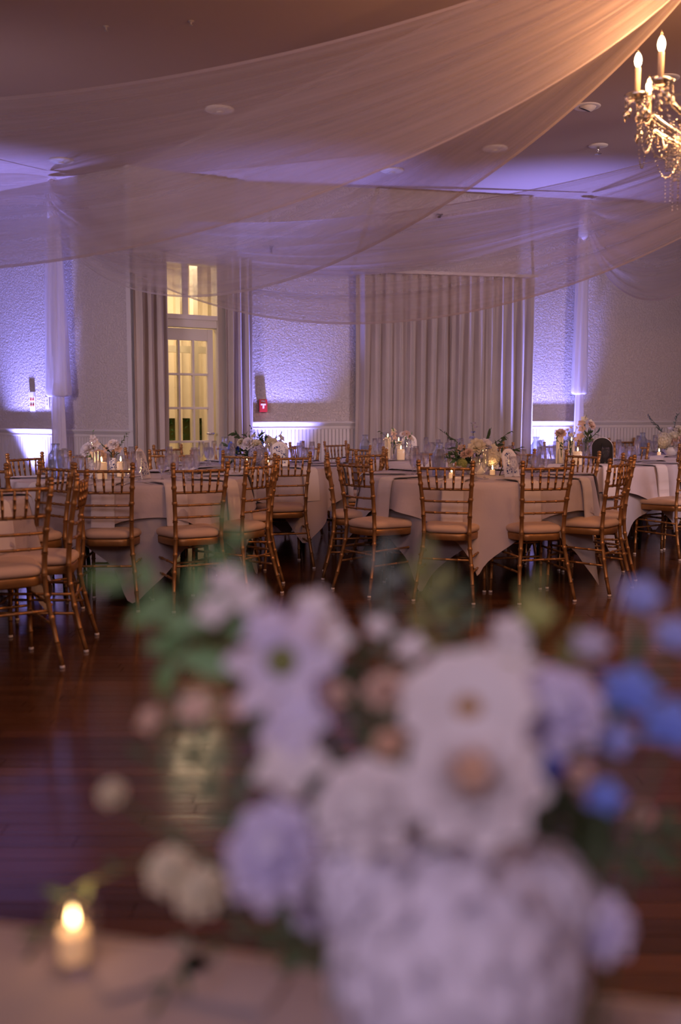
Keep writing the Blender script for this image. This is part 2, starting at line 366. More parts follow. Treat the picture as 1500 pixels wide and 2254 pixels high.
# wainscot: rail + beadboard, per wall
def wainscot(idx, M, spans, zt):
    for (a, b_) in spans:
        r = empty('trim_%d' % idx[0]); r.matrix_world = M; r['kind'] = 'structure'; idx[0] += 1
        bm = bmesh.new()
        prof = [(0, zt - .085), (-.014, zt - .085), (-.018, zt - .07), (-.012, zt - .055), (-.022, zt - .04), (-.034, zt - .028), (-.036, zt - .022), (-.048, zt - .018), (-.050, zt - .004), (-.046, zt), (0, zt)]
        va = [bm.verts.new((a, y, z)) for y, z in prof]; vb = [bm.verts.new((b_, y, z)) for y, z in prof]
        for i in range(len(prof) - 1): bm.faces.new((va[i], va[i + 1], vb[i + 1], vb[i]))
        bm.faces.new(va); bm.faces.new(vb[::-1])
        obj('chair_rail', bm, M_trim, r, smooth=False)
        bm = bmesh.new(); pts = []; x = a
        while x < b_ - 0.001:
            x2 = min(x + 0.042, b_)
            pts += [(x, -.010), (x2 - .010, -.010), (x2 - .008, -.004), (x2 - .005, -.0115), (x2 - .002, -.004)]; x = x2
        pts.append((b_, -.010))
        lo = [bm.verts.new((x, y, 0.14)) for x, y in pts]; hi = [bm.verts.new((x, y, zt - .085)) for x, y in pts]
        for i in range(len(pts) - 1): bm.faces.new((lo[i], lo[i + 1], hi[i + 1], hi[i]))
        o = obj('beadboard', bm, M_trim, r, smooth=False); o['kind'] = 'stuff'
        bm = bmesh.new(); box(bm, a, b_, -.02, 0, 0, 0.14); obj('skirting_board', bm, M_trim, r, smooth=False, bevel=.003)
ix = [1]
wainscot(ix, FL, [(0, LL - .0)], 1.045); wainscot(ix, FR, [(.02, LR)], 1.125)
MLs = Matrix(((0, -1, 0, X0), (1, 0, 0, Y0), (0, 0, 1, 0), (0, 0, 0, 1)))  # along +y, outward -x
wainscot(ix, MLs, [(0, 14.7)], 1.045)
# vertical casing at the projecting corner
bm = bmesh.new(); box(bm, LL - .07, LL + .012, -.03, 0.0, 0, CZ); box(bm, LL - .035, LL + .012, -.045, -.03, 0, CZ)
o = struct('trim_%d' % ix[0], bm, M_trim, bevel=.004); o.matrix_world = FL; ix[0] += 1
# ---------------------------------------------------------------- door and vestibule
d1 = empty('door_1'); d1.matrix_world = FD; d1['kind'] = 'structure'
bm = bmesh.new()
box(bm, DO0 - .09, DO0 + .02, -.02, .13, 0, DZ + .08); box(bm, DO1 - .02, DO1 + .09, -.02, .13, 0, DZ + .08)
box(bm, DO0 + .02, DO1 - .02, -.02, .13, DZ - .02, DZ + .08); box(bm, DO0 + .02, DO1 - .02, -.01, .11, 2.12, 2.24); box(bm, DO0 + .02, DO1 - .02, -.03, 0, 2.20, 2.25)
box(bm, .555, .625, .02, .08, 2.24, DZ - .02)
obj('door_frame', bm, M_door, d1, smooth=False, bevel=.004)
for (a, b_) in ((DO0 + .02, .555), (.625, DO1 - .02)):
    bm = bmesh.new(); box(bm, a, b_, .048, .052, 2.24, DZ - .02); obj('transom_pane', bm, M_pane, d1, smooth=False)
gx0, gx1, gz0, gz1 = .345, .846, .20, 1.986
bm = bmesh.new()
box(bm, .265, gx0, .03, .07, .01, 2.11); box(bm, gx1, .912, .03, .07, .01, 2.11)
box(bm, gx0, gx1, .03, .07, .01, gz0); box(bm, gx0, gx1, .03, .07, gz1, 2.11)
leaf_d = obj('door_leaf', bm, M_door, d1, smooth=False, bevel=.003)
cw = (gx1 - gx0) / 3; rh = (gz1 - gz0) / 5
for k in (1, 2):
    bm = bmesh.new(); box(bm, gx0 + k * cw - .012, gx0 + k * cw + .012, .025, .072, gz0, gz1); obj('muntin', bm, M_door, leaf_d, smooth=False, bevel=.004)
for k in range(1, 5):
    bm = bmesh.new(); box(bm, gx0, gx1, .024, .071, gz0 + k * rh - .012, gz0 + k * rh + .012); obj('muntin', bm, M_door, leaf_d, smooth=False, bevel=.004)
for i in range(3):
    for k in range(5):
        bm = bmesh.new(); box(bm, gx0 + i * cw + .012, gx0 + (i + 1) * cw - .012, .048, .052, gz0 + k * rh + .012, gz0 + (k + 1) * rh - .012); obj('pane', bm, M_pane, leaf_d, smooth=False)
bm = bmesh.new(); tube(bm, [(.885, .03, 1.0), (.885, -.02, 1.0)], .01); tube(bm, [(.885, -.02, 1.0), (.80, -.025, 1.0)], .009); obj('door_handle', bm, M_silver, leaf_d)
# vestibule behind the door
vb = empty('wall_vestibule'); vb.matrix_world = FD; vb['kind'] = 'structure'
bm = bmesh.new(); box(bm, .0, 2.6, 2.2, 2.3, 1.15, 3.4); box(bm, .0, 2.6, 2.2, 2.3, 0, .86)
for x in (.3, .86, 1.18, 1.42, 1.63, 1.80, 2.1): box(bm, x, x + .07, 2.12, 2.2, 0, 3.4)
box(bm, 0, .1, .16, 2.3, 0, 3.4); box(bm, 2.6, 2.7, .12, 2.3, 0, 3.4); box(bm, 0, 2.7, .12, 2.3, 3.4, 3.5); box(bm, 0, 2.7, .12, 2.4, -.02, .0)
obj('vestibule_wall', bm, M_vest, vb, smooth=False)
bm = bmesh.new(); box(bm, .66, .72, .9, 1.0, 0, 3.4); box(bm, 1.28, 1.34, 1.3, 1.4, 0, 3.4); box(bm, .1, 2.6, 1.5, 1.56, 1.95, 2.03); obj('porch_post', bm, M_door, vb, smooth=False)
bm = bmesh.new(); box(bm, .0, 2.6, 2.32, 2.34, .8, 1.22); obj('porch_window', bm, M_leafo, vb, smooth=False)
bm = bmesh.new()
for i in range(500):
    x = random.uniform(.1, 2.5); z = random.uniform(.82, 1.15)
    petal(bm, random.random() * 6, 1.0, .07, .03, .5, .1, M=Matrix.Translation((x, 2.28 + random.uniform(-.03, .03), z)), nu=2, nv=2)
o = obj('hedge_leaves', bm, M_leafb, vb); o['kind'] = 'stuff'
lm = FD @ Vector((1.0, 1.2, 3.1)); lamp('vestibule_lamp', 'AREA', lm, 45, (1.0, 0.76, 0.47), size=1.2, sy=.8, rot=(0, 0, 0))
lm = FD @ Vector((.4, .7, 2.6)); lamp('vestibule_lamp', 'POINT', lm, 9, (1.0, 0.76, 0.42), radius=.1)

# ---------------------------------------------------------------- curtains
def curtain_panel(name, M, a, b_, z0, z1, folds, depth, parent, off=-.10, seed=0):
    rnd = random.Random(seed); bm = bmesh.new(); n = folds * 10; rows = 14; grid = []
    ph = [rnd.uniform(-.5, .5) for _ in range(folds + 1)]; am = [rnd.uniform(.7, 1.15) for _ in range(folds + 1)]
    for j in range(rows + 1):
        v = j / rows; z = z1 + (z0 - z1) * v; row = []
        for i in range(n + 1):
            t = i / n * folds; k = int(min(t, folds - 1)); f = t - k
            amp = depth * (am[k] * (1 - f) + am[min(k + 1, folds)] * f) * (0.45 + 0.55 * min(1, v * 4))
            x = a + (b_ - a) * (i / n) + .012 * math.sin(t * 2 * PI + ph[k]) * v + .012 * math.sin(v * 5 + k) * v
            y = off + amp * .5 * math.copysign(abs(math.sin(t * PI + .15 * math.sin(v * 3 + k))) ** .8, math.sin(t * PI)) + .006 * math.sin(t * 7 + v * 4)
            row.append(bm.verts.new((x, y, z)))
        grid.append(row)
    for j in range(rows):
        for i in range(n): bm.faces.new((grid[j][i], grid[j + 1][i], grid[j + 1][i + 1], grid[j][i + 1]))
    return obj(name, bm, M_curt, parent)
cw_ = empty('pleated_curtain'); cw_.matrix_world = FR
tag(cw_, 'wide greige pleated curtain hanging from a straight rod on the back wall', 'curtain')
curtain_panel('curtain_panel', FR, 1.235, 2.36, 0.02, 2.76, 17, .085, cw_, seed=3)
curtain_panel('curtain_panel', FR, 2.34, 3.36, 0.02, 2.76, 16, .085, cw_, seed=5, off=-.115)
bm = bmesh.new(); box(bm, 1.19, 3.40, -.125, -.085, 2.765, 2.80); box(bm, 1.19, 1.22, -.085, 0, 2.765, 2.80); box(bm, 3.37, 3.40, -.085, 0, 2.765, 2.80); obj('rod', bm, M_rod, cw_, smooth=False, bevel=.004)
bm = bmesh.new()
for k in range(24): tube(bm, [(1.25 + k * .09, -.105, 2.74), (1.25 + k * .09, -.105, 2.766)], .008, 6)
obj('curtain_hooks', bm, M_rod, cw_)['kind'] = 'stuff'
for nm, a, b_, lb, sd in (('door_curtain', -.05, .315, 'narrow greige curtain gathered at the left side of the glass door', 8), ('door_curtain', .985, 1.30, 'narrow greige curtain gathered at the right side of the glass door', 9)):
    c_ = empty(nm); c_.matrix_world = FD; tag(c_, lb, 'curtain', 'greige curtains beside the door')
    curtain_panel('curtain_panel', FD, a, b_, 0.02, 2.86, 7, .09, c_, off=-.14, seed=sd)
    bm = bmesh.new(); tube(bm, [(a - .03, -.12, 2.87), (b_ + .03, -.12, 2.87)], .014, 10); tube(bm, [((a + b_) / 2, -.12, 2.87), ((a + b_) / 2, 0, 2.87)], .01); obj('rod', bm, M_rod, c_)

# ---------------------------------------------------------------- sheer ceiling drapes
def hem(A, B_, s, l, a, b_, n):
    A = Vector(A); B_ = Vector(B_); d = B_ - A; nn = Vector((-d.y, d.x, 0)).normalized()
    us = [i / n for i in range(n + 1)]; mx = (a / (a + b_)) ** a * (b_ / (a + b_)) ** b_
    out = []
    for u in us:
        w_ = (u ** a) * ((1 - u) ** b_) / mx
        out.append(A + d * u - Vector((0, 0, 1)) * (s * w_) + nn * (l * w_))
    return out
def sheet(name, label, top, bot, n=90, m=44, folds=9, amp=.05, seed=1, mt=None, group='sheer ceiling drapes'):
    rnd = random.Random(seed); bm = bmesh.new(); uvl = bm.loops.layers.uv.new('UVMap')
    T = hem(*top, n); Bt = hem(*bot, n); grid = []
    ks = [(rnd.uniform(.6, 1.8) * folds, rnd.uniform(0, 6.28), rnd.uniform(.3, 1)) for _ in range(4)]
    for i in range(n + 1):
        u = i / n; row = []; t = T[min(i + 1, n)] - T[max(i - 1, 0)]; v_ = Bt[i] - T[i]; nn = t.cross(v_)
        nn = nn.normalized() if nn.length > 1e-6 else Vector((0, 1, 0))
        for j in range(m + 1):
            v = j / m; vv = v
            f = sum(math.sin(k * v * PI + p + u * 1.2 * (q - .6)) * q for k, p, q in ks) / 2.2
            e = 1 - .35 * math.sin(PI * u)
            off = amp * f * e * min(1, v_.length / .6) * (.35 + .65 * math.sin(PI * min(max(v, 0.02), .98)))
            row.append(bm.verts.new(T[i] + v_ * vv + nn * off))
        grid.append(row)
    for i in range(n):
        for j in range(m):
            f = bm.faces.new((grid[i][j], grid[i + 1][j], grid[i + 1][j + 1], grid[i][j + 1]))
            for lp, (a, b_) in zip(f.loops, ((i, j), (i + 1, j), (i + 1, j + 1), (i, j + 1))): lp[uvl].uv = (a / n, b_ / m)
    o = obj(name, bm, mt or M_sheer); tag(o, label, 'drape', group); return o
LT = (-2.98, 10.55, 3.64); LB = (-3.05, 10.55, 3.36); RT = (2.80, 11.55, 3.62); RB = (2.78, 11.55, 3.32)
A0T = (-4.85, 8.3, 3.64); A0B = (-4.85, 8.3, 3.3); A1T = (-4.85, 7.77, 3.64); A1B = (-4.85, 7.77, 3.38)
H1 = (1.81, 4.82, 3.6); H2 = (3.9, 7.5, 3.62)
def near(p, dx, dz=0): return (p[0] + dx, p[1], p[2] + dz)
sheet('sheer_drape', 'nearest sheer drape, broad swag across the top left of the hall', (A1T, near(H1, -.08, .04), .63, -.46, 1.08, .69), (A1B, near(H1, .05), 1.47, -.78, .59, .56), seed=4, folds=8)
sheet('sheer_drape', 'sheer drape swagging from the left tied post up to the chandelier hub', (LT, near(H1, -.05, .04), .3, -.2, .6, 1.6), (LB, near(H1, .08), 1.25, .25, .56, .73), seed=7, folds=10)
sheet('sheer_drape', 'farthest broad sheer drape sagging in front of the wide curtain top', (near(LT, .03), H2, .49, .80, .46, .78), (near(LB, .02), near(H2, .06, -.04), 1.51, -.56, .91, .82), seed=11, folds=9)
sheet('sheer_drape', 'narrow sheer swag strung along the back wall between both tied tails', (near(LT, .02), near(RT, -.03), .50, .24, .6, 1.4), (near(LB, .02), near(RB, -.03), .62, 0, 1.3, 1.3), seed=13, folds=10, amp=.06)
sheet('sheer_drape', 'short narrow sheer band leaving the frame left of the left tail', (A0T, near(LT, -.03), .48, -.05, .59, 1.95), (A0B, near(LB, -.03), .44, 0, .55, 1.7), seed=15, folds=7)
sheet('sheer_drape', 'sheer swag falling right of the right tail towards the frame edge', (near(RT, .03), near(H2, .1), .05, 0, 1, 1), (near(RB, .03), near(H2, .15, -.05), 1.05, .04, .71, 1.25), seed=17, folds=8)
# straps (rosette ties) at the anchors
def tail(label, x, y, zt, zk, wt, wk, wl, nrm, seed):
    rnd = random.Random(seed); t = empty('drape_tail', (x, y, 0)); tag(t, label, 'drape', 'hanging sheer tails')
    ang = math.atan2(nrm.y, nrm.x) + PI / 2
    def body(name, prof, folds, squash, n=40, zj=0):
        bm = bmesh.new(); uvl = bm.loops.layers.uv.new('UVMap'); rings = []
        for i, (z, wd) in enumerate(prof):
            ring = []
            for k in range(n):
                a = k / n * 2 * PI; f = 1 + .16 * math.sin(folds * a + i * .12 + seed) + .07 * math.sin(folds * 2.3 * a + i * .3)
                lx = wd / 2 * math.cos(a) * f; ly = wd / 2 * squash * math.sin(a) * f
                ring.append(bm.verts.new((lx * math.cos(ang) - ly * math.sin(ang), lx * math.sin(ang) + ly * math.cos(ang), z + zj * math.sin(3 * a + seed) )))
            rings.append(ring)
        for i in range(len(rings) - 1):
            for k in range(n):
                f = bm.faces.new((rings[i][k], rings[i][(k + 1) % n], rings[i + 1][(k + 1) % n], rings[i + 1][k]))
                for lp, (a, b_) in zip(f.loops, ((i, k), (i, k + 1), (i + 1, k + 1), (i + 1, k))): lp[uvl].uv = (a / len(prof), b_ / n)
        return obj(name, bm, M_sheer2, t)
    N = 24; prof = []
    for i in range(N + 1):
        u = i / N; z = zt + (zk - zt) * u
        prof.append((z, wt + (wk - wt) * u ** .8))
    prof += [(zk - .012, wk * .96), (zk - .024, wk * .8), (zk - .018, wk * .4), (zk + .02, wl * .6)]
    body('gathered_tail', prof, 7, .5, zj=.004)
    prof = [(zk + .12, wl * .55), (zk, wl * .8)] + [(zk * (1 - i / 14), wl * (.8 + .3 * (i / 14) ** .5)) for i in range(1, 14)] + [(.01, wl * 1.15)]
    body('lower_tail', prof, 6, .4)
    bm = bmesh.new(); lathe(bm, [(.03, 0), (.06, .05), (.05, .22), (.045, .42), (.02, .44)], 12, (0, 0, zt - .02)); obj('gather_tie', bm, M_sheer2, t)
tail('sheer white tail with bundled hem hanging beside the left wall outlet', -3.03, 10.74, 3.24, 1.42, .17, .33, .20, nL, 1)
tail('sheer white tail hanging right of the wide curtain by the uplit wall', 2.80, 11.74, 3.22, 1.46, .12, .18, .12, nR, 5)
# ---------------------------------------------------------------- ceiling fittings
def eyeball(x, y, lab, ang):
    t = empty('recessed_light', (x, y, CZ)); tag(t, lab, 'ceiling light', 'recessed eyeball lights')
    bm = bmesh.new(); lathe(bm, [(.060, -.002), (.066, -.008), (.105, -.010), (.112, -.004), (.112, .0)], 28, cap=False); obj('trim_ring', bm, M_plate, t)
    bm = bmesh.new(); lathe(bm, [(.075 * math.sin(a), -.075 * math.cos(a) + .03) for a in [R(38), R(50), R(65), R(80), R(95)]], 24, cap=False)
    e = obj('eyeball', bm, M_plate, t); e.rotation_euler = (R(25) * math.cos(ang), R(25) * math.sin(ang), 0)
    bm = bmesh.new(); lathe(bm, [(.001, -.022), (.048, -.028)], 20, cap=False); d = obj('lamp_face', bm, M_dark, e)
eyeball(2.0, 8.37, 'recessed eyeball ceiling light left of the chandelier', 1.0)
eyeball(2.41, 7.69, 'recessed ceiling light partly behind the chandelier candles', 2.2)
t = empty('sprinkler_head', (2.4, 9.56, CZ)); tag(t, 'small ceiling sprinkler below the eyeball light, left of crystal chains', 'sprinkler')
bm = bmesh.new(); lathe(bm, [(.09, 0), (.088, -.008), (.045, -.016), (.04, -.016)], 24); obj('escutcheon', bm, M_plate, t)
bm = bmesh.new(); lathe(bm, [(.012, -.016), (.012, -.05), (.005, -.055), (.005, -.075), (.035, -.078), (.035, -.08)], 12); obj('nozzle', bm, M_silver, t)
for (x, y, lb) in ((-2.75, 10.1, 'round ceiling cap just above the left drape anchor'), (-.99, 8.44, 'round ceiling disc seen through the nearest sheer drape'), (.53, 10.5, 'small round ceiling cap seen behind the middle drape'), (1.45, 9.64, 'small round ceiling disc between middle drape and eyeball lights')):
    t = empty('ceiling_cap', (x, y, CZ)); tag(t, lb, 'ceiling cap', 'round ceiling caps')
    bm = bmesh.new(); lathe(bm, [(.12, 0), (.12, -.012), (.10, -.02), (.001, -.024)], 28); obj('cover', bm, M_plate, t)
    bm = bmesh.new(); lathe(bm, [(.03, -.022), (.028, -.034), (.001, -.036)], 14); obj('sensor', bm, M_trim, t)
for (x, y, lb) in ((-1.51, 6.69, 'tiny ceiling sprinkler at the dark upper left ceiling'), (-.95, 6.6, 'faint tiny sprinkler on dark ceiling above nearest drape')):
    t = empty('sprinkler_head', (x, y, CZ)); tag(t, lb, 'sprinkler')
    bm = bmesh.new(); lathe(bm, [(.022, 0), (.020, -.004), (.008, -.008), (.006, -.022), (.012, -.025), (.012, -.027)], 14); obj('nozzle', bm, M_rod, t)
for (tx, z, lb) in ((.30, 3.0, 'side-wall sprinkler seen through drapes left of the wide curtain'), (2.22, 3.42, 'side-wall sprinkler above the wide curtain rod')):
    t = empty('wall_sprinkler'); t.matrix_world = FR @ Matrix.Translation((tx, 0, z)); tag(t, lb, 'sprinkler')
    bm = bmesh.new(); tube(bm, [(0, 0, 0), (0, -.07, 0)], .012); tube(bm, [(0, -.06, -.05), (0, -.06, .02)], .009); obj('pipe', bm, M_blackmetal, t)
    bm = bmesh.new(); tube(bm, [(-.03, -.07, .02), (0, -.065, .012), (.03, -.07, .02)], .006); obj('deflector', bm, M_blackmetal, t)
# fixtures on the walls
t = empty('fire_alarm_pull'); t.matrix_world = FR @ Matrix.Translation((.20, 0, 1.30)); tag(t, 'red fire alarm pull box beside the door curtain', 'fire alarm')
bm = bmesh.new(); box(bm, -.045, .045, -.05, 0, -.07, .07); obj('case', bm, M_red, t, smooth=False, bevel=.004)
bm = bmesh.new(); box(bm, -.028, .028, -.058, -.05, .005, .022); box(bm, -.009, .009, -.058, -.05, -.03, .005); obj('pull_handle', bm, M_white, t, smooth=False, bevel=.002)
def text(body, size, M, m, parent, name='lettering'):
    cu = bpy.data.curves.new(name, 'FONT'); cu.body = body; cu.size = size; cu.align_x = 'CENTER'; cu.extrude = .0004
    o = bpy.data.objects.new(name, cu); C.objects.link(o); dg = bpy.context.evaluated_depsgraph_get()
    me = bpy.data.meshes.new_from_object(o.evaluated_get(dg)); bpy.data.objects.remove(o, do_unlink=True)
    me.materials.clear(); me.materials.append(m); q = bpy.data.objects.new(name, me); C.objects.link(q); q.parent = parent; q.matrix_local = M; return q
text('FIRE', .026, Matrix.Translation((0, -.0515, .038)) @ Matrix.Rotation(PI / 2, 4, 'X'), M_white, t)
def wallpt(M, px):   # parameter along a wall seen at image column px
    P = M @ Vector((0, 0, 0)); e = (M @ Vector((1, 0, 0))) - P; r = (px - 750) / FPX
    return (r * P.y - P.x) / (e.x - r * e.y)
t = empty('speed_receptacle_plate'); t.name = 'outlet_plate'; t.matrix_world = FL @ Matrix.Translation((wallpt(FL, 77), 0, 1.33)); tag(t, 'white wall plate with four orange-red ovals left of the sheer tail', 'outlet plate')
bm = bmesh.new(); box(bm, -.045, .045, -.012, 0, -.09, .075); obj('cover_plate', bm, M_white, t, smooth=False, bevel=.003)
bm = bmesh.new(); box(bm, -.045, .045, -.03, 0, .075, .125); obj('hood', bm, M_plate, t, smooth=False, bevel=.003)
for i in (-1, 1):
    for k in (-1, 1):
        bm = bmesh.new(); lathe(bm, [(.016, 0), (.016, .003)], 16); bmesh.ops.scale(bm, vec=(.9, 1.35, 1), verts=bm.verts[:])
        o = obj('socket', bm, M_orange, t); o.matrix_local = Matrix.Translation((i * .019, -.012, k * .031 + .008)) @ Matrix.Rotation(PI / 2, 4, 'X')
        bm = bmesh.new(); box(bm, -.010, .010, -.0166, -.015, k * .031 + .005, k * .031 + .010); q = obj('slot', bm, M_dark, t, smooth=False); q.location.x = i * .019
t = empty('switch_plate'); t.matrix_world = FL @ Matrix.Translation((wallpt(FL, 109), 0, 1.34)); tag(t, 'beige wall plate with two dark slots beside the sheer tail', 'switch plate')
bm = bmesh.new(); box(bm, -.035, .035, -.008, 0, -.075, .06); obj('cover_plate', bm, M_plate, t, smooth=False, bevel=.003)
for k in (-1, 1):
    bm = bmesh.new(); box(bm, -.004, .004, -.011, -.008, k * .02 - .012, k * .02); obj('slot', bm, M_dark, t, smooth=False)
# uplight cans
for (x, y, tx, ty, lb) in ((-3.52, 10.97, -3.75, 11.2, 'left wall'), (-.66, 10.84, -.66, 10.93, 'wall between door curtain and wide curtain'), (2.44, 11.56, 2.42, 11.68, 'wall right of the wide curtain')):
    t = empty('uplight', (x, y, 0)); tag(t, 'black floor uplight washing the ' + lb, 'uplight', 'blue uplights on the floor')
    bm = bmesh.new(); lathe(bm, [(.075, .02), (.08, .03), (.08, .12), (.072, .125), (.070, .10), (.001, .10)], 20); obj('housing', bm, M_blackmetal, t)
    bm = bmesh.new(); lathe(bm, [(.066, .103), (.064, .106), (.001, .106)], 20); obj('lens', bm, emis('uplight_lens', (.3, .3, 1), 4), t)
    bm = bmesh.new(); box(bm, -.09, .09, -.06, .06, 0, .02); obj('stand', bm, M_blackmetal, t, smooth=False, bevel=.004)
# ---------------------------------------------------------------- chandelier
def bead_strand(bm, P, Q, sag, r, n):
    r *= .82; n = max(3, int(n * .8))
    P = Vector(P); Q = Vector(Q)
    for i in range(n + 1):
        u = i / n; p = P.lerp(Q, u) - Vector((0, 0, sag * 4 * u * (1 - u)))
        bmesh.ops.create_icosphere(bm, subdivisions=1, radius=r * random.uniform(.8, 1.15), matrix=Matrix.Translation(p))
def chandelier(cx, cy, zc):
    t = empty('crystal_chandelier', (cx, cy, CZ)); tag(t, 'crystal chandelier with candle bulbs and bead chains at the upper right', 'chandelier')
    Z = zc - CZ; Rr = .545
    bm = bmesh.new(); lathe(bm, [(.07, 0), (.07, -.02), (.03, -.05), (.008, -.06)], 20); tube(bm, [(0, 0, -.05), (0, 0, Z + .35)], .008)
    obj('canopy_rod', bm, M_rod, t)
    bm = bmesh.new(); lathe(bm, [(.01, .38), (.04, .34), (.02, .30), (.03, .22), (.055, .15), (.03, .08), (.025, .0), (.06, -.04), (.09, -.08), (.07, -.13), (.03, -.17), (.04, -.22), (.01, -.27)], 20, (0, 0, Z)); obj('crystal_column', bm, M_crys, t)
    def arm(a, rr, zz, big):
        d = Vector((math.cos(a), math.sin(a), 0)); P = []
        for i in range(15):
            u = i / 14; P.append(d * (.04 + (rr - .04) * u) + Vector((0, 0, Z - .02 + (zz - Z) * u ** 1.5 - .17 * math.sin(PI * u ** .9) * (1 if big else .7))))
        bm = bmesh.new(); tube(bm, P, [.011 - .003 * math.sin(6 * i) ** 2 for i in range(15)], 8); ar = obj('arm', bm, M_crys, t)
        p = d * rr
        bm = bmesh.new(); lathe(bm, [(.010, -.022), (.02, -.018), (.052, -.004), (.058, .010), (.054, .012), (.03, .0), (.012, -.004)], 14, (p.x, p.y, zz)); obj('bobeche', bm, M_crys, t)
        c = empty('candle_light'); c.parent = t; c.location = (p.x, p.y, zz)
        bm = bmesh.new(); lathe(bm, [(.0125, 0), (.0125, .125), (.010, .13)], 12); obj('sleeve', bm, M_sleeve, c)
        bm = bmesh.new(); lathe(bm, [(.007, .13), (.014, .142), (.0165, .157), (.014, .172), (.009, .184), (.004, .191)], 12); obj('bulb', bm, M_bulb, c)
        bm = bmesh.new(); lathe(bm, [(.005, .189), (.003, .200), (.001, .214)], 8); obj('bulb_tip', bm, M_clearb, c)
        # drops and swags
        bm = bmesh.new()
        for k in range(5):
            q = p + Vector((math.cos(k * 1.256), math.sin(k * 1.256), 0)) * .052
            for j in range(3): bmesh.ops.create_icosphere(bm, subdivisions=1, radius=.006, matrix=Matrix.Translation((q.x, q.y, zz - .012 - j * .012)))
            lathe(bm, [(.002, -.048), (.012, -.062), (.011, -.075), (.001, -.10)], 6, (q.x, q.y, zz))
        o = obj('crystal_drops', bm, M_crys, t); o['kind'] = 'stuff'
        return p + Vector((0, 0, zz))
    outer = [arm(R(18 + 30 * k), Rr, Z + (.0 if k % 2 else -.03), True) for k in range(12)]
    inner = [arm(R(10 + 60 * k), .30, Z + .13, False) for k in range(6)]
    def strand(P, Q, sag, n, r=.0065):
        bm = bmesh.new(); bead_strand(bm, P, Q, sag, r, n); o = obj('bead_chain', bm, M_crys, t, smooth=False); o['kind'] = 'stuff'; return o
    for k in range(12):
        P, Q = outer[k], outer[(k + 1) % 12]; lo = Vector((0, 0, -.02))
        strand(P + lo, Q + lo, .12, 22); strand(P + lo, Q + lo, .24, 34)
        d = Vector((P.x, P.y, 0)).normalized()
        strand(P + lo, d * .22 + Vector((0, 0, Z - .10)), .20, 34)
        strand(d * .24 + Vector((0, 0, Z - .06)), d * .40 + Vector((0, 0, Z - .12)), .09, 16)
        # tassels under the arms
        bm = bmesh.new()
        b0 = d * .40 + Vector((0, 0, Z - .13))
        for j in range(7):
            off = Vector((math.cos(j * .9), math.sin(j * .9), 0)) * .028
            ln = .24 + .09 * math.cos(j * 2.1)
            bead_strand(bm, b0 + off * .6, b0 + off * (1.0 - .6 * 1) + Vector((0, 0, -ln)), .0, .0065, int(ln / .013))
        o = obj('bead_tassel', bm, M_crys, t, smooth=False); o['kind'] = 'stuff'
        strand(b0, Q + lo, .16, 30)
    for k in range(6):
        P, Q = inner[k], inner[(k + 1) % 6]; strand(P, Q, .10, 20); strand(P, outer[(2 * k) % 12], .10, 22); strand(Vector((0, 0, Z + .36)), P, .06, 30)
    bm = bmesh.new()
    for j in range(26):
        a = j * .7; rr = .06 + .10 * (j % 3) / 2
        bead_strand(bm, (rr * math.cos(a), rr * math.sin(a), Z - .12), (.02 * math.cos(a), .02 * math.sin(a), Z - .44 + rr), .0, .007, 22)
    o = obj('bead_basket', bm, M_crys, t, smooth=False); o['kind'] = 'stuff'
    for k in range(8):
        a = R(20 + 45 * k); lamp('chandelier_glow', 'POINT', (cx + .45 * math.cos(a), cy + .45 * math.sin(a), zc + .20), 20, (1.0, .44, .17), radius=.05)
chandelier(1.86, 4.50, 2.63)

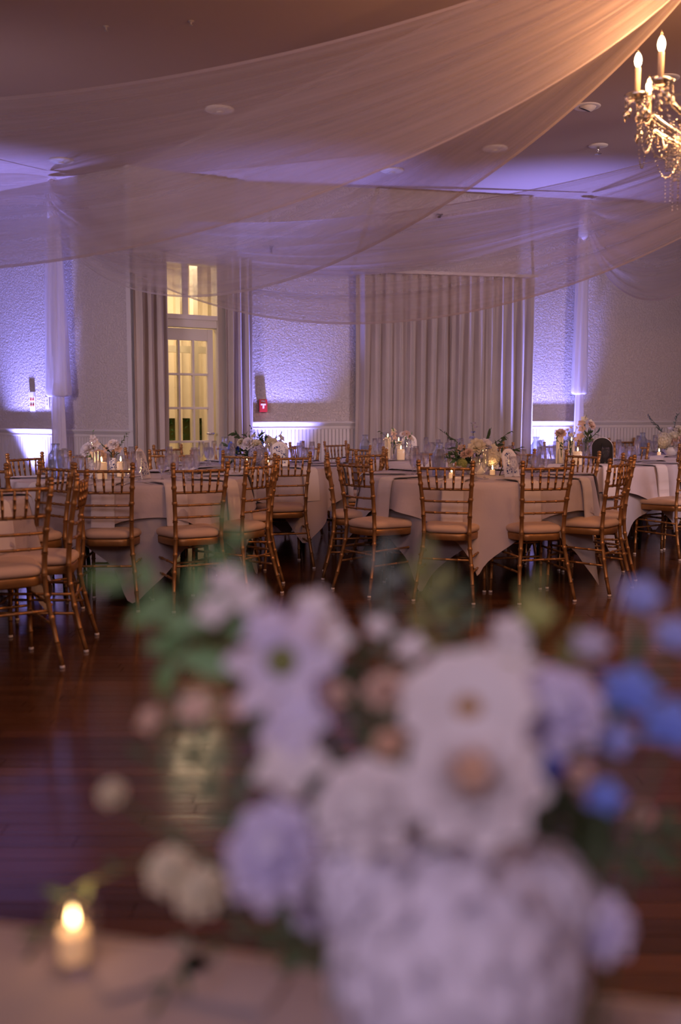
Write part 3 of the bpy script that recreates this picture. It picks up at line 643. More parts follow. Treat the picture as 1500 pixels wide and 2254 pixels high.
# ---------------------------------------------------------------- chiavari chair
def make_chair():
    t = empty('chiavari_chair')
    for s in (-1, 1):
        P = [(s * .198, -.275, .012), (s * .185, -.245, .12), (s * .170, -.215, .25), (s * .155, -.195, .36), (s * .150, -.190, .45), (s * .153, -.197, .56), (s * .160, -.212, .68), (s * .170, -.232, .80), (s * .177, -.246, .885)]
        bm = bmesh.new(); ts = bamboo(16, .0135, [.12, .24, .36, .50, .62, .74, .84, .93])
        tube(bm, [path_at(P, a) for a, _ in ts], [q * (1.02 if a > .5 else .86 + .3 * a) for a, q in ts], 10); obj('back_post', bm, M_gold, t)
        bm = bmesh.new(); lathe(bm, [(.013, 0), (.0175, .004), (.0175, .010), (.010, .014), (.015, .020), (.017, .028), (.012, .036), (.004, .040)], 12, P[-1]); obj('finial', bm, M_gold, t)
        bm = bmesh.new(); btube(bm, [(s * .188, .188, .012), (s * .184, .182, .23), (s * .180, .175, .41)], .012, 4, 10, lambda a: .85 + .25 * a); obj('front_leg', bm, M_gold, t)
        for q in ((s * .198, -.275), (s * .188, .188)):
            bm = bmesh.new(); lathe(bm, [(.0125, 0), (.0135, .003), (.013, .012), (.010, .014)], 12, (q[0], q[1], 0)); obj('foot_cap', bm, M_cap, t)
        for z in (.20, .30):
            bm = bmesh.new(); btube(bm, [(s * (.178 - .02 * (z - .2)), -.225 + (z - .2) * .2, z), (s * .186, .182, z + .01)], .0075, 3, 8); obj('side_stretcher', bm, M_gold, t)
    for z in (.235, .335):
        bm = bmesh.new(); btube(bm, [(-.184, .182, z), (.184, .182, z)], .0075, 3, 8); obj('front_stretcher', bm, M_gold, t)
    bm = bmesh.new(); btube(bm, [(-.166, -.208, .275), (.166, -.208, .275)], .0075, 3, 8); obj('rear_stretcher', bm, M_gold, t)
    for z, hw, yy, nb, nm, rr in ((.868, .172, -.242, 4, 'top_rail', .0095), (.735, .160, -.222, 4, 'back_rail', .0085), (.655, .154, -.209, 3, 'back_rail', .0078), (.580, .150, -.199, 3, 'back_rail', .0078)):
        bm = bmesh.new(); btube(bm, [(-hw, yy, z), (-hw / 2, yy - .012, z), (0, yy - .016, z), (hw / 2, yy - .012, z), (hw, yy, z)], rr, nb, 8, n_=10); obj(nm, bm, M_gold, t)
    for k in range(5):
        f = (k - 2) / 2
        bm = bmesh.new(); btube(bm, [(f * .105, -.236 - .012 * (1 - abs(f) * .6), .738), (f * .112, -.246 - .012 * (1 - abs(f) * .6), .802), (f * .118, -.256 - .008 * (1 - abs(f)), .866)], .0070, 2, 8, lambda a: .8 + .35 * math.sin(PI * a)); obj('spindle', bm, M_gold, t)
    # seat frame (rounded trapezoid) and cushion
    def outline(g, n=40):
        out = []
        for k in range(n):
            a = k / n * 2 * PI; c, s_ = math.cos(a), math.sin(a)
            x = math.copysign(abs(c) ** .42, c); y = math.copysign(abs(s_) ** .42, s_)
            hw = .178 + .030 * y; out.append((x * (hw + g), y * (.200 + g) + (.012 * (1 - x * x) if y > 0 else 0)))
        return out
    def slab(prof):
        bm = bmesh.new(); rings = [[bm.verts.new((x, y - .005, z)) for x, y in outline(g)] for g, z in prof]
        for i in range(len(rings) - 1):
            for k in range(40): bm.faces.new((rings[i][k], rings[i][(k + 1) % 40], rings[i + 1][(k + 1) % 40], rings[i + 1][k]))
        bm.faces.new(rings[0][::-1]); bm.faces.new(rings[-1]); return bm
    obj('seat_frame', slab([(-.004, .398), (0, .402), (0, .438), (-.004, .444)]), M_gold, t)
    obj('cushion', slab([(-.004, .446), (.004, .454), (.007, .466), (.004, .480), (-.008, .491), (-.03, .498), (-.08, .503), (-.14, .505)]), M_cush, t)
    return t
TABLES = {'T0': (-2.55, 5.38, .78), 'T1': (1.02, 7.45, .82), 'T2': (-1.50, 7.12, .80), 'T3': (-.75, 8.85, .80), 'T5': (2.30, 9.25, .76), 'T6': (3.75, 10.95, .78), 'T7': (.78, 10.02, .74)}
TN = {'T0': 'left edge table', 'T1': 'front right table', 'T2': 'front left table', 'T3': 'middle left table', 'T5': 'middle right table', 'T6': 'far right back table', 'T7': 'back centre table'}
def dirname(a):
    a %= 360
    for hi, n in ((15, 'right side'), (45, 'right side wallwards'), (75, 'far side, right half'), (105, 'far side'), (135, 'far side, left half'), (165, 'left side wallwards'), (195, 'left side'), (225, 'left side, near part'), (255, 'near side, left half'), (285, 'near side'), (315, 'near side, right half'), (345, 'right side, near part'), (361, 'right side')):
        if a < hi: return n
CH = []   # x, y (back position), facing angle (deg, outward normal of back), table
RB_ = 1.13
def ring(tn, angs, r=RB_, clear=True):
    cx, cy, _ = TABLES[tn]
    for a in angs:
        CH.append((cx + r * math.cos(R(a)), cy + r * math.sin(R(a)), a, tn))
ring('T1', [252, 286, 322, 357, 33, 66, 100, 133, 180], 1.11)
CH.append((.10, 6.72, 218, 'T1'))
CH += [(-1.53, 4.63, -56, 'T0'), (-1.37, 5.22, 6, 'T0'), (-1.80, 6.26, 51, 'T0')]
ring('T0', [88], 1.12)
CH += [(-1.45, 6.10, 270, 'T2'), (-.87, 6.16, 298, 'T2'), (-.53, 6.55, 331, 'T2'), (-.48, 7.28, 8, 'T2'), (-2.17, 6.14, 237, 'T2'), (-2.40, 7.60, 152, 'T2')]
ring('T2', [52, 85, 118, 188], 1.10)
CH += [(-.41, 7.76, 286, 'T3')]
ring('T3', [252, 218, 323, 358, 35, 71, 107, 143, 176], 1.12)
ring('T5', [306, 270, 342, 18, 54, 90, 126, 162, 198], 1.12)
ring('T7', [250, 290, 215, 325, 0, 140, 180, 40], 1.08)
CH.append((-.45, 10.45, 160, 'T7'))
ring('T6', [250, 215, 285, 180, 145, 325, 110], 1.08)
kept = []
for c in CH:
    lim = .37 if (c[0] * 100) % 1 < 1e-6 or c[3] in ('T0', 'T1', 'T2') else .45
    ok = all((c[0] - k[0]) ** 2 + (c[1] - k[1]) ** 2 > lim ** 2 for k in kept)
    sx = c[0] - .2 * math.cos(R(c[2])); sy = c[1] - .2 * math.sin(R(c[2]))
    if c[3] in ('T5', 'T6', 'T7') and any(math.hypot(sx - k[0] + .2 * math.cos(R(k[2])), sy - k[1] + .2 * math.sin(R(k[2]))) < .42 for k in kept): ok = False
    for n, (tx, ty, tr) in TABLES.items():
        if n != c[3] and math.hypot(sx - tx, sy - ty) < tr + .05: ok = False
    if ok: kept.append(c)
    else: print('dropped chair', c)
proto = make_chair(); first = True; seen = {}
for (x, y, a, tn) in kept:
    cx, cy, _ = TABLES[tn]
    pos = math.degrees(math.atan2(y - cy, x - cx)); dn = dirname(pos)
    lb = 'gold cushioned chair, %s of the %s' % (dn, TN[tn])
    k = 0
    while lb in seen:
        k += 1; lb = 'gold cushioned chair, farther of two, %s of %s' % (dn.replace(',', ''), TN[tn])
        if k > 1: lb = 'gold cushioned chair, third one at %s of %s' % (dn, TN[tn])
    seen[lb] = 1
    c = proto if first else copy_tree(proto); first = False
    c.location = (x - .235 * math.cos(R(a)), y - .235 * math.sin(R(a)), 0); c.rotation_euler = (0, 0, R(a) + PI / 2)
    tag(c, lb, 'chair', 'gold chiavari chairs around the tables')

# ---------------------------------------------------------------- tables
TZ = .76
def cloth_bm(Rt, half, rot, ztop, lift=0.0, seed=0, zmin=.03, n=192, m=14):
    rnd = random.Random(seed); bm = bmesh.new(); rows = []
    for rr in (0.0001, Rt * .5, Rt * .85, Rt - .012): rows.append([bm.verts.new((rr * math.cos(k * 2 * PI / n), rr * math.sin(k * 2 * PI / n), ztop)) for k in range(n)])
    fr = [(rnd.randint(5, 9), rnd.uniform(0, 6.28)), (rnd.randint(11, 17), rnd.uniform(0, 6.28)), (rnd.randint(20, 28), rnd.uniform(0, 6.28))]
    for j in range(0, m + 1):
        t = j / m; row = []
        for k in range(n):
            a = k * 2 * PI / n; la = (a - rot) % (PI / 2); dcor = abs(la - PI / 4) / (PI / 4)      # 0 at a corner of the square
            h = half / max(abs(math.cos(a - rot)), abs(math.sin(a - rot))) - Rt
            h = min(h, ztop - zmin)
            f = sum(math.sin(q * a + p) * w_ for (q, p), w_ in zip(fr, (.35, .45, .25)))
            corner = math.exp(-(dcor / .22) ** 2)
            amp = t ** 1.1 * (.035 + .05 * h)
            r = Rt + lift + .006 * min(1, t * 6) + amp * f * .75 + t * .035 + corner * t * .07 - corner * .0
            tw = corner * t * .05 * math.sin(9 * a + seed)
            aa = a + tw + .02 * t * math.sin(fr[1][0] * a * .7)
            row.append(bm.verts.new((r * math.cos(aa), r * math.sin(aa), ztop - .006 * (j > 0) - h * t)))
        rows.append(row)
    for i in range(len(rows) - 1):
        for k in range(n): bm.faces.new((rows[i][k], rows[i + 1][k], rows[i + 1][(k + 1) % n], rows[i][(k + 1) % n]))
    bm.faces.new(rows[0]); return bm
# shared tableware meshes
def mesh_of(bm, m, name, smooth=True):
    o = obj(name, bm, m, smooth=smooth); me = o.data; bpy.data.objects.remove(o, do_unlink=True); return me
def gl(prof, seg=18):
    bm = bmesh.new(); lathe(bm, prof, seg, cap=False); return bm
FLUTE = mesh_of(gl([(.001, .001), (.030, .002), (.031, .004), (.012, .008), (.004, .02), (.0035, .055), (.008, .066), (.020, .085), (.0255, .115), (.026, .15), (.0235, .205), (.0225, .205), (.0245, .15), (.019, .09), (.001, .07)]), M_glass, 'champagne_flute')
GOBLET = mesh_of(gl([(.001, .001), (.033, .002), (.034, .004), (.012, .008), (.0045, .02), (.0045, .045), (.012, .055), (.030, .075), (.037, .11), (.035, .155), (.034, .155), (.036, .11), (.028, .078), (.001, .06)]), M_glass, 'water_goblet')
TUMB = mesh_of(gl([(.001, .001), (.030, .001), (.033, .006), (.036, .085), (.0345, .085), (.031, .012), (.001, .010)]), M_glass, 'votive_glass')
def fork_bm():
    bm = bmesh.new(); box(bm, -.004, .004, -.10, .02, .001, .004); box(bm, -.011, .011, .02, .035, .001, .004)
    for k in range(4): box(bm, -.011 + k * .0064, -.0085 + k * .0064, .035, .08, .001, .003)
    return bm
FORK = mesh_of(fork_bm(), M_silver, 'fork', False)
bm = bmesh.new(); box(bm, -.005, .005, -.11, .0, .001, .005); box(bm, -.009, .007, .0, .10, .001, .003); KNIFE = mesh_of(bm, M_silver, 'knife', False)
def napkin_bm():
    bm = bmesh.new(); pts = [(-.30, .010), (-.10, .010), (-.02, .011), (.02, .006), (.040, -.012), (.052, -.06), (.062, -.14), (.072, -.26)]
    for layer, (dx, w_) in enumerate(((0, .072), (.004, .066))):
        up = [[bm.verts.new((s * w_ * (1 + .04 * i / 7), x + layer * .004, z + (.003 if i < 4 else 0) * layer)) for s in (-1, -.4, .2, 1)] for i, (x, z) in enumerate(pts)]
        for i in range(len(pts) - 1):
            for k in range(3): bm.faces.new((up[i][k], up[i][k + 1], up[i + 1][k + 1], up[i + 1][k]))
    return bm
NAP = mesh_of(napkin_bm(), M_nap, 'napkin')
CARP = [(.001, .002), (.048, .002), (.052, .010), (.052, .150), (.048, .172), (.034, .190), (.026, .202), (.024, .228), (.030, .238), (.030, .246), (.026, .246), (.021, .226), (.023, .202), (.044, .172), (.048, .15), (.048, .012), (.001, .008)]
def make_carafe(loc, lb):
    t = empty('glass_carafe', loc); tag(t, lb, 'carafe', 'water carafes on the tables')
    bm = gl(CARP, 24); obj('bottle', bm, M_gcar, t)
    bm = bmesh.new(); lathe(bm, [(.001, .010), (.046, .012), (.046, .135), (.001, .135)], 20); obj('water', bm, glassmat('water', (.92, .95, 1), .92, base=.05) if 'water' not in bpy.data.materials else bpy.data.materials['water'], t)
def flame(bm, z, s=1.0):
    lathe(bm, [(.0015 * s, z), (.0045 * s, z + .006 * s), (.0055 * s, z + .012 * s), (.0035 * s, z + .022 * s), (.0008 * s, z + .034 * s)], 8)
def candle(loc, r, h, gr, gh, lb, e=.35, name='hurricane_candle', cat='candle', group='hurricane candles on the tables', lift=0.008, wax=None, fs=1.0):
    t = empty(name, loc); tag(t, lb, cat, group)
    bm = gl([(.001, .001), (gr, .001), (gr + .002, .004), (gr + .002, gh), (gr, gh), (gr - .001, .006), (.001, .005)], 22); obj('glass_cylinder', bm, M_gthin, t)
    bm = bmesh.new(); lathe(bm, [(r * .96, lift), (r, lift + .004), (r, lift + h - .006), (r * .93, lift + h), (r * .5, lift + h - .004), (.001, lift + h - .005)], 20); obj('pillar', bm, wax or M_wax, t)
    bm = bmesh.new(); tube(bm, [(0, 0, lift + h - .006), (0, 0, lift + h + .008)], .001, 5); obj('wick', bm, M_dark, t)
    bm = bmesh.new(); flame(bm, lift + h + .004, fs); obj('flame', bm, M_flame, t)
    lamp('candle_glow', 'POINT', (loc[0], loc[1], loc[2] + lift + h + .03), e, (1, .50, .20), radius=.012)
    return t
def votive(loc, lb, e=.2):
    return candle(loc, .019, .035, .028, .075, lb, e, 'votive_candle', 'candle', 'votive candles on the tables', wax=M_waxglow)
M_print, nt, b, _ = newmat('blue_floral_print')
vo = nt.nodes.new('ShaderNodeTexVoronoi'); vo.feature = 'DISTANCE_TO_EDGE'; vo.inputs['Scale'].default_value = 55
tcn = nt.nodes.new('ShaderNodeTexCoord'); nzz = nt.nodes.new('ShaderNodeTexNoise'); nzz.inputs['Scale'].default_value = 45
nt.links.new(tcn.outputs['Object'], vo.inputs['Vector']); nt.links.new(tcn.outputs['Object'], nzz.inputs['Vector'])
cr = nt.nodes.new('ShaderNodeValToRGB'); cr.color_ramp.elements[0].position = .08; cr.color_ramp.elements[0].color = (.75, .75, .78, 1); cr.color_ramp.elements[1].position = .14; cr.color_ramp.elements[1].color = (.04, .06, .20, 1)
c2 = nt.nodes.new('ShaderNodeValToRGB'); c2.color_ramp.elements[0].position = .48; c2.color_ramp.elements[1].position = .52
mx = nt.nodes.new('ShaderNodeMix'); mx.data_type = 'RGBA'; mx.inputs[7].default_value = (.75, .75, .78, 1)
nt.links.new(vo.outputs['Distance'], cr.inputs[0]); nt.links.new(nzz.outputs['Fac'], c2.inputs[0]); nt.links.new(c2.outputs[0], mx.inputs[0]); nt.links.new(cr.outputs[0], mx.inputs[6]); nt.links.new(mx.outputs[2], b.inputs['Base Color'])
b.inputs['Roughness'].default_value = .3
def arch_sign(loc, rz, lb, h=.25, w_=.15, back=False):
    t = empty('arched_table_sign', loc, rz); tag(t, lb, 'table sign', 'arched table signs')
    T = Matrix.Rotation(R(-14), 4, 'X')
    def arch(hw, hh, y0, y1, zb):
        bm = bmesh.new(); out = [(-hw, zb)] + [(-hw * math.cos(k * PI / 16), hh - hw + hw * math.sin(k * PI / 16)) for k in range(17)] + [(hw, zb)]
        f = [bm.verts.new(T @ Vector((x, y0, z))) for x, z in out]; g = [bm.verts.new(T @ Vector((x, y1, z))) for x, z in out]
        bm.faces.new(f); bm.faces.new(g[::-1])
        for i in range(len(out)): bm.faces.new((f[i], f[(i + 1) % len(out)], g[(i + 1) % len(out)], g[i]))
        return bm
    obj('frame', arch(w_ / 2, h, 0, .008, .002), M_white, t, smooth=False)
    obj('printed_panel', arch(w_ / 2 - .022, h - .022, -.003, .0, .025), M_print, t, smooth=False)
    obj('backing', arch(w_ / 2 - .003, h - .003, .008, .011, .003), M_black, t, smooth=False)
    bm = bmesh.new(); tube(bm, [(0, .055, .19), (0, .13, .003)], .004, 6); tube(bm, [(0, .01, .02), (0, .128, .006)], .0025, 6); obj('easel_leg', bm, M_black, t)
    return t
# flower meshes (facing +Z, unit radius ~1)
def rose_bm(mi_c=0, inner=1.0):
    bm = bmesh.new()
    bmesh.ops.create_icosphere(bm, subdivisions=2, radius=.30, matrix=Matrix.Translation((0, 0, .22)))
    for f in bm.faces: f.material_index = mi_c
    for (n, tilt, L, W, bend, cup, z) in ((3, .12, .62, .55, .5, .25, .0), (4, .28, .70, .70, .2, .28, .0), (6, .50, .82, .80, .25, .25, -.02), (8, .80, .95, .9, .5, .18, -.06), (10, 1.10, 1.08, .95, .5, .12, -.10)):
        for k in range(n): petal(bm, k * 2 * PI / n + n * .37 + random.uniform(-.1, .1), tilt, L, W, bend, cup, base=.03, z0=z, nu=6, nv=4, tip=.75, mi=0 if n > 5 else mi_c)
    return bm
def hyd_bm(n=115, mi=0):
    bm = bmesh.new(); ga = PI * (3 - 5 ** .5)
    bmesh.ops.create_icosphere(bm, subdivisions=2, radius=.78)
    for i in range(n):
        zz = 1 - i / (n - 1) * 1.7; r = math.sqrt(max(0, 1 - zz * zz)); a = i * ga
        d = Vector((r * math.cos(a), r * math.sin(a), zz)); M = dirM(d, d * .86 * random.uniform(.95, 1.06))
        ro = random.random() * 2
        for k in range(4): petal(bm, ro + k * PI / 2, 1.25, .19, .20, .5, .08, nu=2, nv=2, M=M)
    return bm
def daisy_bm(n=9, L=1.0, W=1.15):
    bm = bmesh.new()
    for k in range(n): petal(bm, k * 2 * PI / n, 1.25 + .1 * (k % 2), L, W, .35, .08, base=.08, nu=5, nv=4, z0=.02 * (k % 2), tip=.8)
    lathe(bm, [(.20, 0), (.21, .06), (.12, .12), (.01, .13)], 12, mi=1)
    return bm
def five_bm():
    bm = bmesh.new()
    for k in range(5): petal(bm, k * 2 * PI / 5, 1.05, 1.0, .85, .55, .10, base=.05, nu=4, nv=4, tip=.9)
    lathe(bm, [(.12, 0), (.13, .08), (.01, .14)], 8, mi=1)
    return bm
def star_bm():
    bm = bmesh.new()
    for k in range(6): petal(bm, k * PI / 3 + .15 * math.sin(k * 3), 1.2, 1.0 + .12 * math.sin(k * 2.1), .62, .35, .08, base=.10, nu=5, nv=4, tip=.9)
    lathe(bm, [(.30, 0), (.30, .08), (.16, .14), (.01, .15)], 12, mi=1)
    return bm
def ball_bm():
    bm = bmesh.new()
    bmesh.ops.create_icosphere(bm, subdivisions=2, radius=.55, matrix=Matrix.Translation((0, 0, .12)))
    for (n, tilt, L, W, bend, cup) in ((4, .1, 1.0, .9, .9, .3), (6, .35, 1.15, 1.0, 1.0, .3), (8, .7, 1.25, 1.0, .9, .28), (9, 1.05, 1.2, .95, .9, .22)):
        for k in range(n): petal(bm, k * 2 * PI / n + n, tilt, L, W, bend, cup, base=.02, z0=-.4, nu=6, nv=4, tip=.8)
    return bm
def leaf_bm():
    bm = bmesh.new(); petal(bm, 0, 1.2, 1.0, .38, .5, .12, nu=5, nv=2, tip=.85); return bm
MB = {}
def fm(kind, m1, m2=None):
    key = (kind, m1.name, m2.name if m2 else '')
    if key not in MB:
        bm = {'rose': lambda: rose_bm(1 if m2 else 0), 'hyd': hyd_bm, 'daisy': daisy_bm, 'five': five_bm, 'star': star_bm, 'ball': ball_bm, 'leaf': leaf_bm}[kind]()
        MB[key] = mesh_of(bm, [m1] + ([m2] if m2 else [m1]), {'rose': 'rose_petals', 'hyd': 'hydrangea_florets', 'daisy': 'ray_petals', 'five': 'blossom_petals', 'star': 'star_petals', 'ball': 'ruffled_petals', 'leaf': 'leaf'}[kind])
    return MB[key]
def sprig_bm(bm, P, n, s, spread=.7, mi=0, smi=1, droop=0):
    P = [Vector(p) for p in P]; tube(bm, [path_at(P, k / 8) for k in range(9)], [.0016 * s / .03] * 9, 5, mi=smi)
    for k in range(n):
        u = .25 + .75 * k / max(1, n - 1); p = path_at(P, u); d = (path_at(P, min(1, u + .1)) - path_at(P, u - .1)).normalized()
        side = Vector((random.gauss(0, 1), random.gauss(0, 1), random.gauss(0, .6))); side = (side - d * side.dot(d)).normalized()
        q = (d * .6 + side * spread).normalized(); M = dirM(q, p, s * random.uniform(.75, 1.2))
        petal(bm, random.random() * 6, .25, 1.0, .36, .5, .1, nu=3, nv=2, M=M, mi=mi)
def centerpiece(loc, blooms, leaves, lb, vase=(.07, .11), seed=0, vasemat=None):
    """blooms: (kind, mats, x, y, z, r, facing)"""
    t = empty('flower_arrangement', loc); tag(t, lb, 'flower arrangement', 'flower arrangements on the tables')
    vr, vh = vase
    bm = bmesh.new(); lathe(bm, [(vr * .6, 0), (vr * .65, .006), (vr * .95, vh * .4), (vr, vh * .7), (vr * .8, vh), (vr * .75, vh), (vr * .9, vh * .7), (.001, .01)], 20); obj('vase', bm, vasemat or M_white, t)
    bm = bmesh.new()
    for (px, py, pz, n, s, mi) in leaves:
        sprig_bm(bm, [(0, 0, vh * .6), (px * .45, py * .45, vh + (pz - vh) * .55), (px, py, pz)], n, s * 1.35, mi=mi, smi=2)
    o = obj('foliage', bm, [M_leaf, M_leafg, M_stem, M_leafb], t); o['kind'] = 'stuff'
    for (kind, mats, x, y, z, r) in blooms:
        d = Vector((x, y, (z - vh) * .8 + .02)) + Vector((0, -.09, 0)); nm = {'rose': 'rose', 'hyd': 'hydrangea', 'daisy': 'daisy', 'five': 'blossom', 'ball': 'carnation'}[kind]
        inst(nm, fm(kind, *mats), t, dirM(d, (x, y, z), r))
    return t
# the cloths, tabletops, places
for tn, (cx, cy, Rt) in TABLES.items():
    lbn = TN[tn]; sd = int(tn[1]) + 2
    t = empty('round_table', (cx, cy, 0)); tag(t, 'round folding banquet table under white cloth, the ' + lbn, 'table', 'round banquet tables')
    bm = bmesh.new(); lathe(bm, [(Rt - .03, TZ - .03), (Rt - .015, TZ - .03), (Rt - .012, TZ - .006), (Rt - .02, TZ - .003), (.001, TZ - .003)], 48); obj('tabletop', bm, M_plate, t)
    for s in (-1, 1):
        for q in (-1, 1):
            bm = bmesh.new(); tube(bm, [(s * .42, q * .28, TZ - .03), (s * .42, q * .30, .4), (s * .40, q * .34, .0)], .014, 8); obj('leg', bm, M_blackmetal, t)
        bm = bmesh.new(); tube(bm, [(s * .42, -.28, .5), (s * .42, .28, .5)], .011, 8); obj('leg_brace', bm, M_blackmetal, t)
    r1 = {'T1': R(40), 'T2': R(20), 'T0': R(60)}.get(tn, sd * .9); r2 = {'T1': R(14), 'T2': R(60)}.get(tn, sd * .9 + .8)
    o = obj('tablecloth', cloth_bm(Rt - .005, Rt + .30, r2, TZ, 0, sd), M_cloth2); o.location = (cx, cy, 0); tag(o, 'long grey-white undercloth with hanging points on the ' + lbn, 'tablecloth', 'long undercloths')
    o = obj('tablecloth', cloth_bm(Rt + .002, Rt + .20, r1, TZ + .003, .028, sd + 9), M_cloth); o.location = (cx, cy, 0); tag(o, 'short white overcloth with creases on the ' + lbn, 'tablecloth', 'short white overcloths')
    ta = {'T1': [252, 286, 322, 357, 33, 66, 100, 133, 180, 216], 'T2': [270, 301, 333, 15, 50, 85, 118, 152, 188, 237]}.get(tn, [270 + 36 * k for k in range(10)])
    for i, a in enumerate(ta):
        # a place setting; far-side napkins hang out of sight and are still laid on the table
        dn = dirname(a); u = Vector((math.cos(R(a)), math.sin(R(a)), 0)); v = Vector((-u.y, u.x, 0)); base = Vector((cx, cy, TZ + .004))
        def put(name, me, off, lb, cat, grp, rz=0.0, z=0.0, r=.5):
            p = base + u * r + v * off + Vector((0, 0, z)); o = inst(name, me, None, loc=p); o.rotation_euler = (0, 0, rz); tag(o, lb, cat, grp); return o
        Rz = R(a) - PI / 2
        put('folded_napkin', NAP, .0, 'white folded napkin hanging at %s of %s' % (dn, lbn), 'napkin', 'napkins hanging over the table edges', Rz, 0, Rt + .012)
        if tn == 'T0': continue
        j = random.uniform(-.015, .015)
        put('champagne_flute', FLUTE, .15 + j, 'clear champagne flute, %s of the %s' % (dn, lbn), 'glass', 'champagne flutes on the tables', 0, 0, Rt - .33)
        put('water_goblet', GOBLET, .07 - j, 'clear stemmed water glass, %s of the %s' % (dn, lbn), 'glass', 'water glasses on the tables', 0, 0, Rt - .37)
        if tn in ('T1', 'T2', 'T3', 'T5'):
            put('fork', FORK, -.11, 'silver fork, %s of the %s' % (dn, lbn), 'fork', 'forks on the tables', Rz + PI, .001, Rt - .16)
            put('knife', KNIFE, .11, 'silver knife, %s of the %s' % (dn, lbn), 'knife', 'knives on the tables', Rz + PI, .001, Rt - .16)
def on(tn, px, D): # a spot on a table top in image column px at depth D
    return ((px - 750) / FPX * D, D, TZ + .004)
make_carafe(on('T2', 123, 7.0), 'glass water carafe at the left of the front left table')
make_carafe(on('T1', 967, 7.25), 'glass water carafe left of flowers on the front right table')
make_carafe(on('T3', 495, 8.9), 'glass water carafe before the glass door, middle table')
make_carafe(on('T7', 804, 9.75), 'glass water carafe beside candles on the back centre table')
make_carafe(on('T5', 1180, 8.95), 'glass water carafe against the uplit wall, middle right table')
make_carafe(on('T6', 1414, 10.75), 'glass water carafe left of the far right flowers')
# T1
W = (F_white,); Cm = (F_cream,); Bl = (F_blush,)
centerpiece((1.02, 7.50, TZ + .004),
    [('ball', Cm, .0, -.08, .215, .058), ('ball', W, .075, -.03, .225, .05), ('five', Cm, .12, -.08, .20, .035), ('hyd', Cm, .10, -.12, .13, .07), ('rose', Bl, -.07, -.13, .165, .034), ('rose', Bl, -.105, -.12, .15, .03), ('five', Cm, -.05, -.1, .21, .03), ('five', Bl, -.12, -.06, .20, .03), ('hyd', (F_green,), -.12, -.13, .085, .045), ('five', Cm, -.19, -.1, .06, .035), ('rose', Cm, -.14, -.15, .03, .045), ('five', Cm, -.20, -.06, .11, .03), ('daisy', W, -.17, 0, .17, .03), ('five', (F_lblue,), -.03, 0, .27, .025), ('five', (F_lblue,), -.02, .02, .31, .022), ('five', (F_hydb,), .0, .02, .35, .020), ('five', (F_hydb,), -.015, .0, .38, .018), ('five', W, .13, -.12, .07, .03), ('hyd', (F_hydb,), -.15, -.16, .03, .04), ('five', Cm, .16, -.1, .15, .03)],
    [(-.28, 0, .34, 16, .022, 0), (-.22, .02, .30, 14, .022, 0), (-.30, -.02, .22, 9, .02, 0), (-.25, -.08, .13, 14, .05, 3), (-.2, -.1, .16, 14, .05, 0), (-.12, -.12, .12, 16, .05, 0), (-.05, -.15, .08, 16, .05, 0), (.10, .0, .30, 12, .045, 0), (.22, .0, .26, 14, .04, 0), (.26, .02, .32, 10, .03, 0), (.34, 0, .20, 14, .035, 0), (.28, .03, .17, 10, .04, 0), (-.03, .02, .38, 10, .015, 1), (.0, -.1, .12, 16, .05, 0), (-.16, -.05, .20, 14, .04, 1), (.12, -.05, .1, 12, .045, 0)],
    'cream and blush flowers with dark sprigs on the front right table', (.10, .09))
arch_sign((1.245, 7.18, TZ + .004), R(38), 'white arched sign with blue floral panel, front right table', h=.21, w_=.15)
votive(on('T1', 995, 6.95), 'small glass votive candle before the carafe, front right table')
votive(on('T1', 1085, 7.3), 'small glass votive candle under the flowers, front right table')
# T3
centerpiece((-.72, 8.85, TZ + .004),
    [('hyd', (F_hydb,), .0, -.10, .09, .10), ('hyd', Bl, .07, -.13, .03, .07), ('rose', W, -.09, -.08, .185, .065), ('rose', Cm, -.02, -.1, .18, .05), ('ball', Cm, .12, -.08, .18, .065), ('five', W, .19, -.02, .235, .04), ('five', W, .185, -.02, .19, .04), ('rose', Cm, -.16, -.05, .20, .04), ('hyd', (F_hydb,), -.16, -.08, .04, .06), ('five', W, .08, 0, .24, .03), ('five', Cm, -.05, 0, .25, .03), ('daisy', (F_blue, F_dblue), -.25, -.05, .17, .04), ('daisy', (F_dblue, F_dblue), -.19, -.03, .12, .045), ('five', W, .16, -.1, .10, .05)],
    [(-.22, 0, .28, 14, .05, 0), (-.3, -.03, .17, 14, .045, 0), (-.2, -.08, .10, 16, .055, 0), (-.12, 0, .26, 14, .045, 0), (-.08, .03, .34, 8, .022, 0), (.0, .02, .26, 14, .045, 0), (.06, .0, .24, 12, .045, 0), (.19, .0, .27, 8, .03, 0), (.15, -.1, .08, 12, .05, 0), (-.1, -.1, .12, 14, .05, 0), (-.24, -.04, .05, 12, .05, 0)],
    'white and blue flowers with spiky greens on the middle table', (.10, .08))
arch_sign((-.53, 8.52, TZ + .004), R(-10), 'white arched sign with blue floral panel, middle table', h=.22, w_=.16)
votive(on('T3', 544, 8.3), 'small votive candle left under the middle table flowers')
votive(on('T3', 590, 8.35), 'small votive candle right under the middle table flowers')
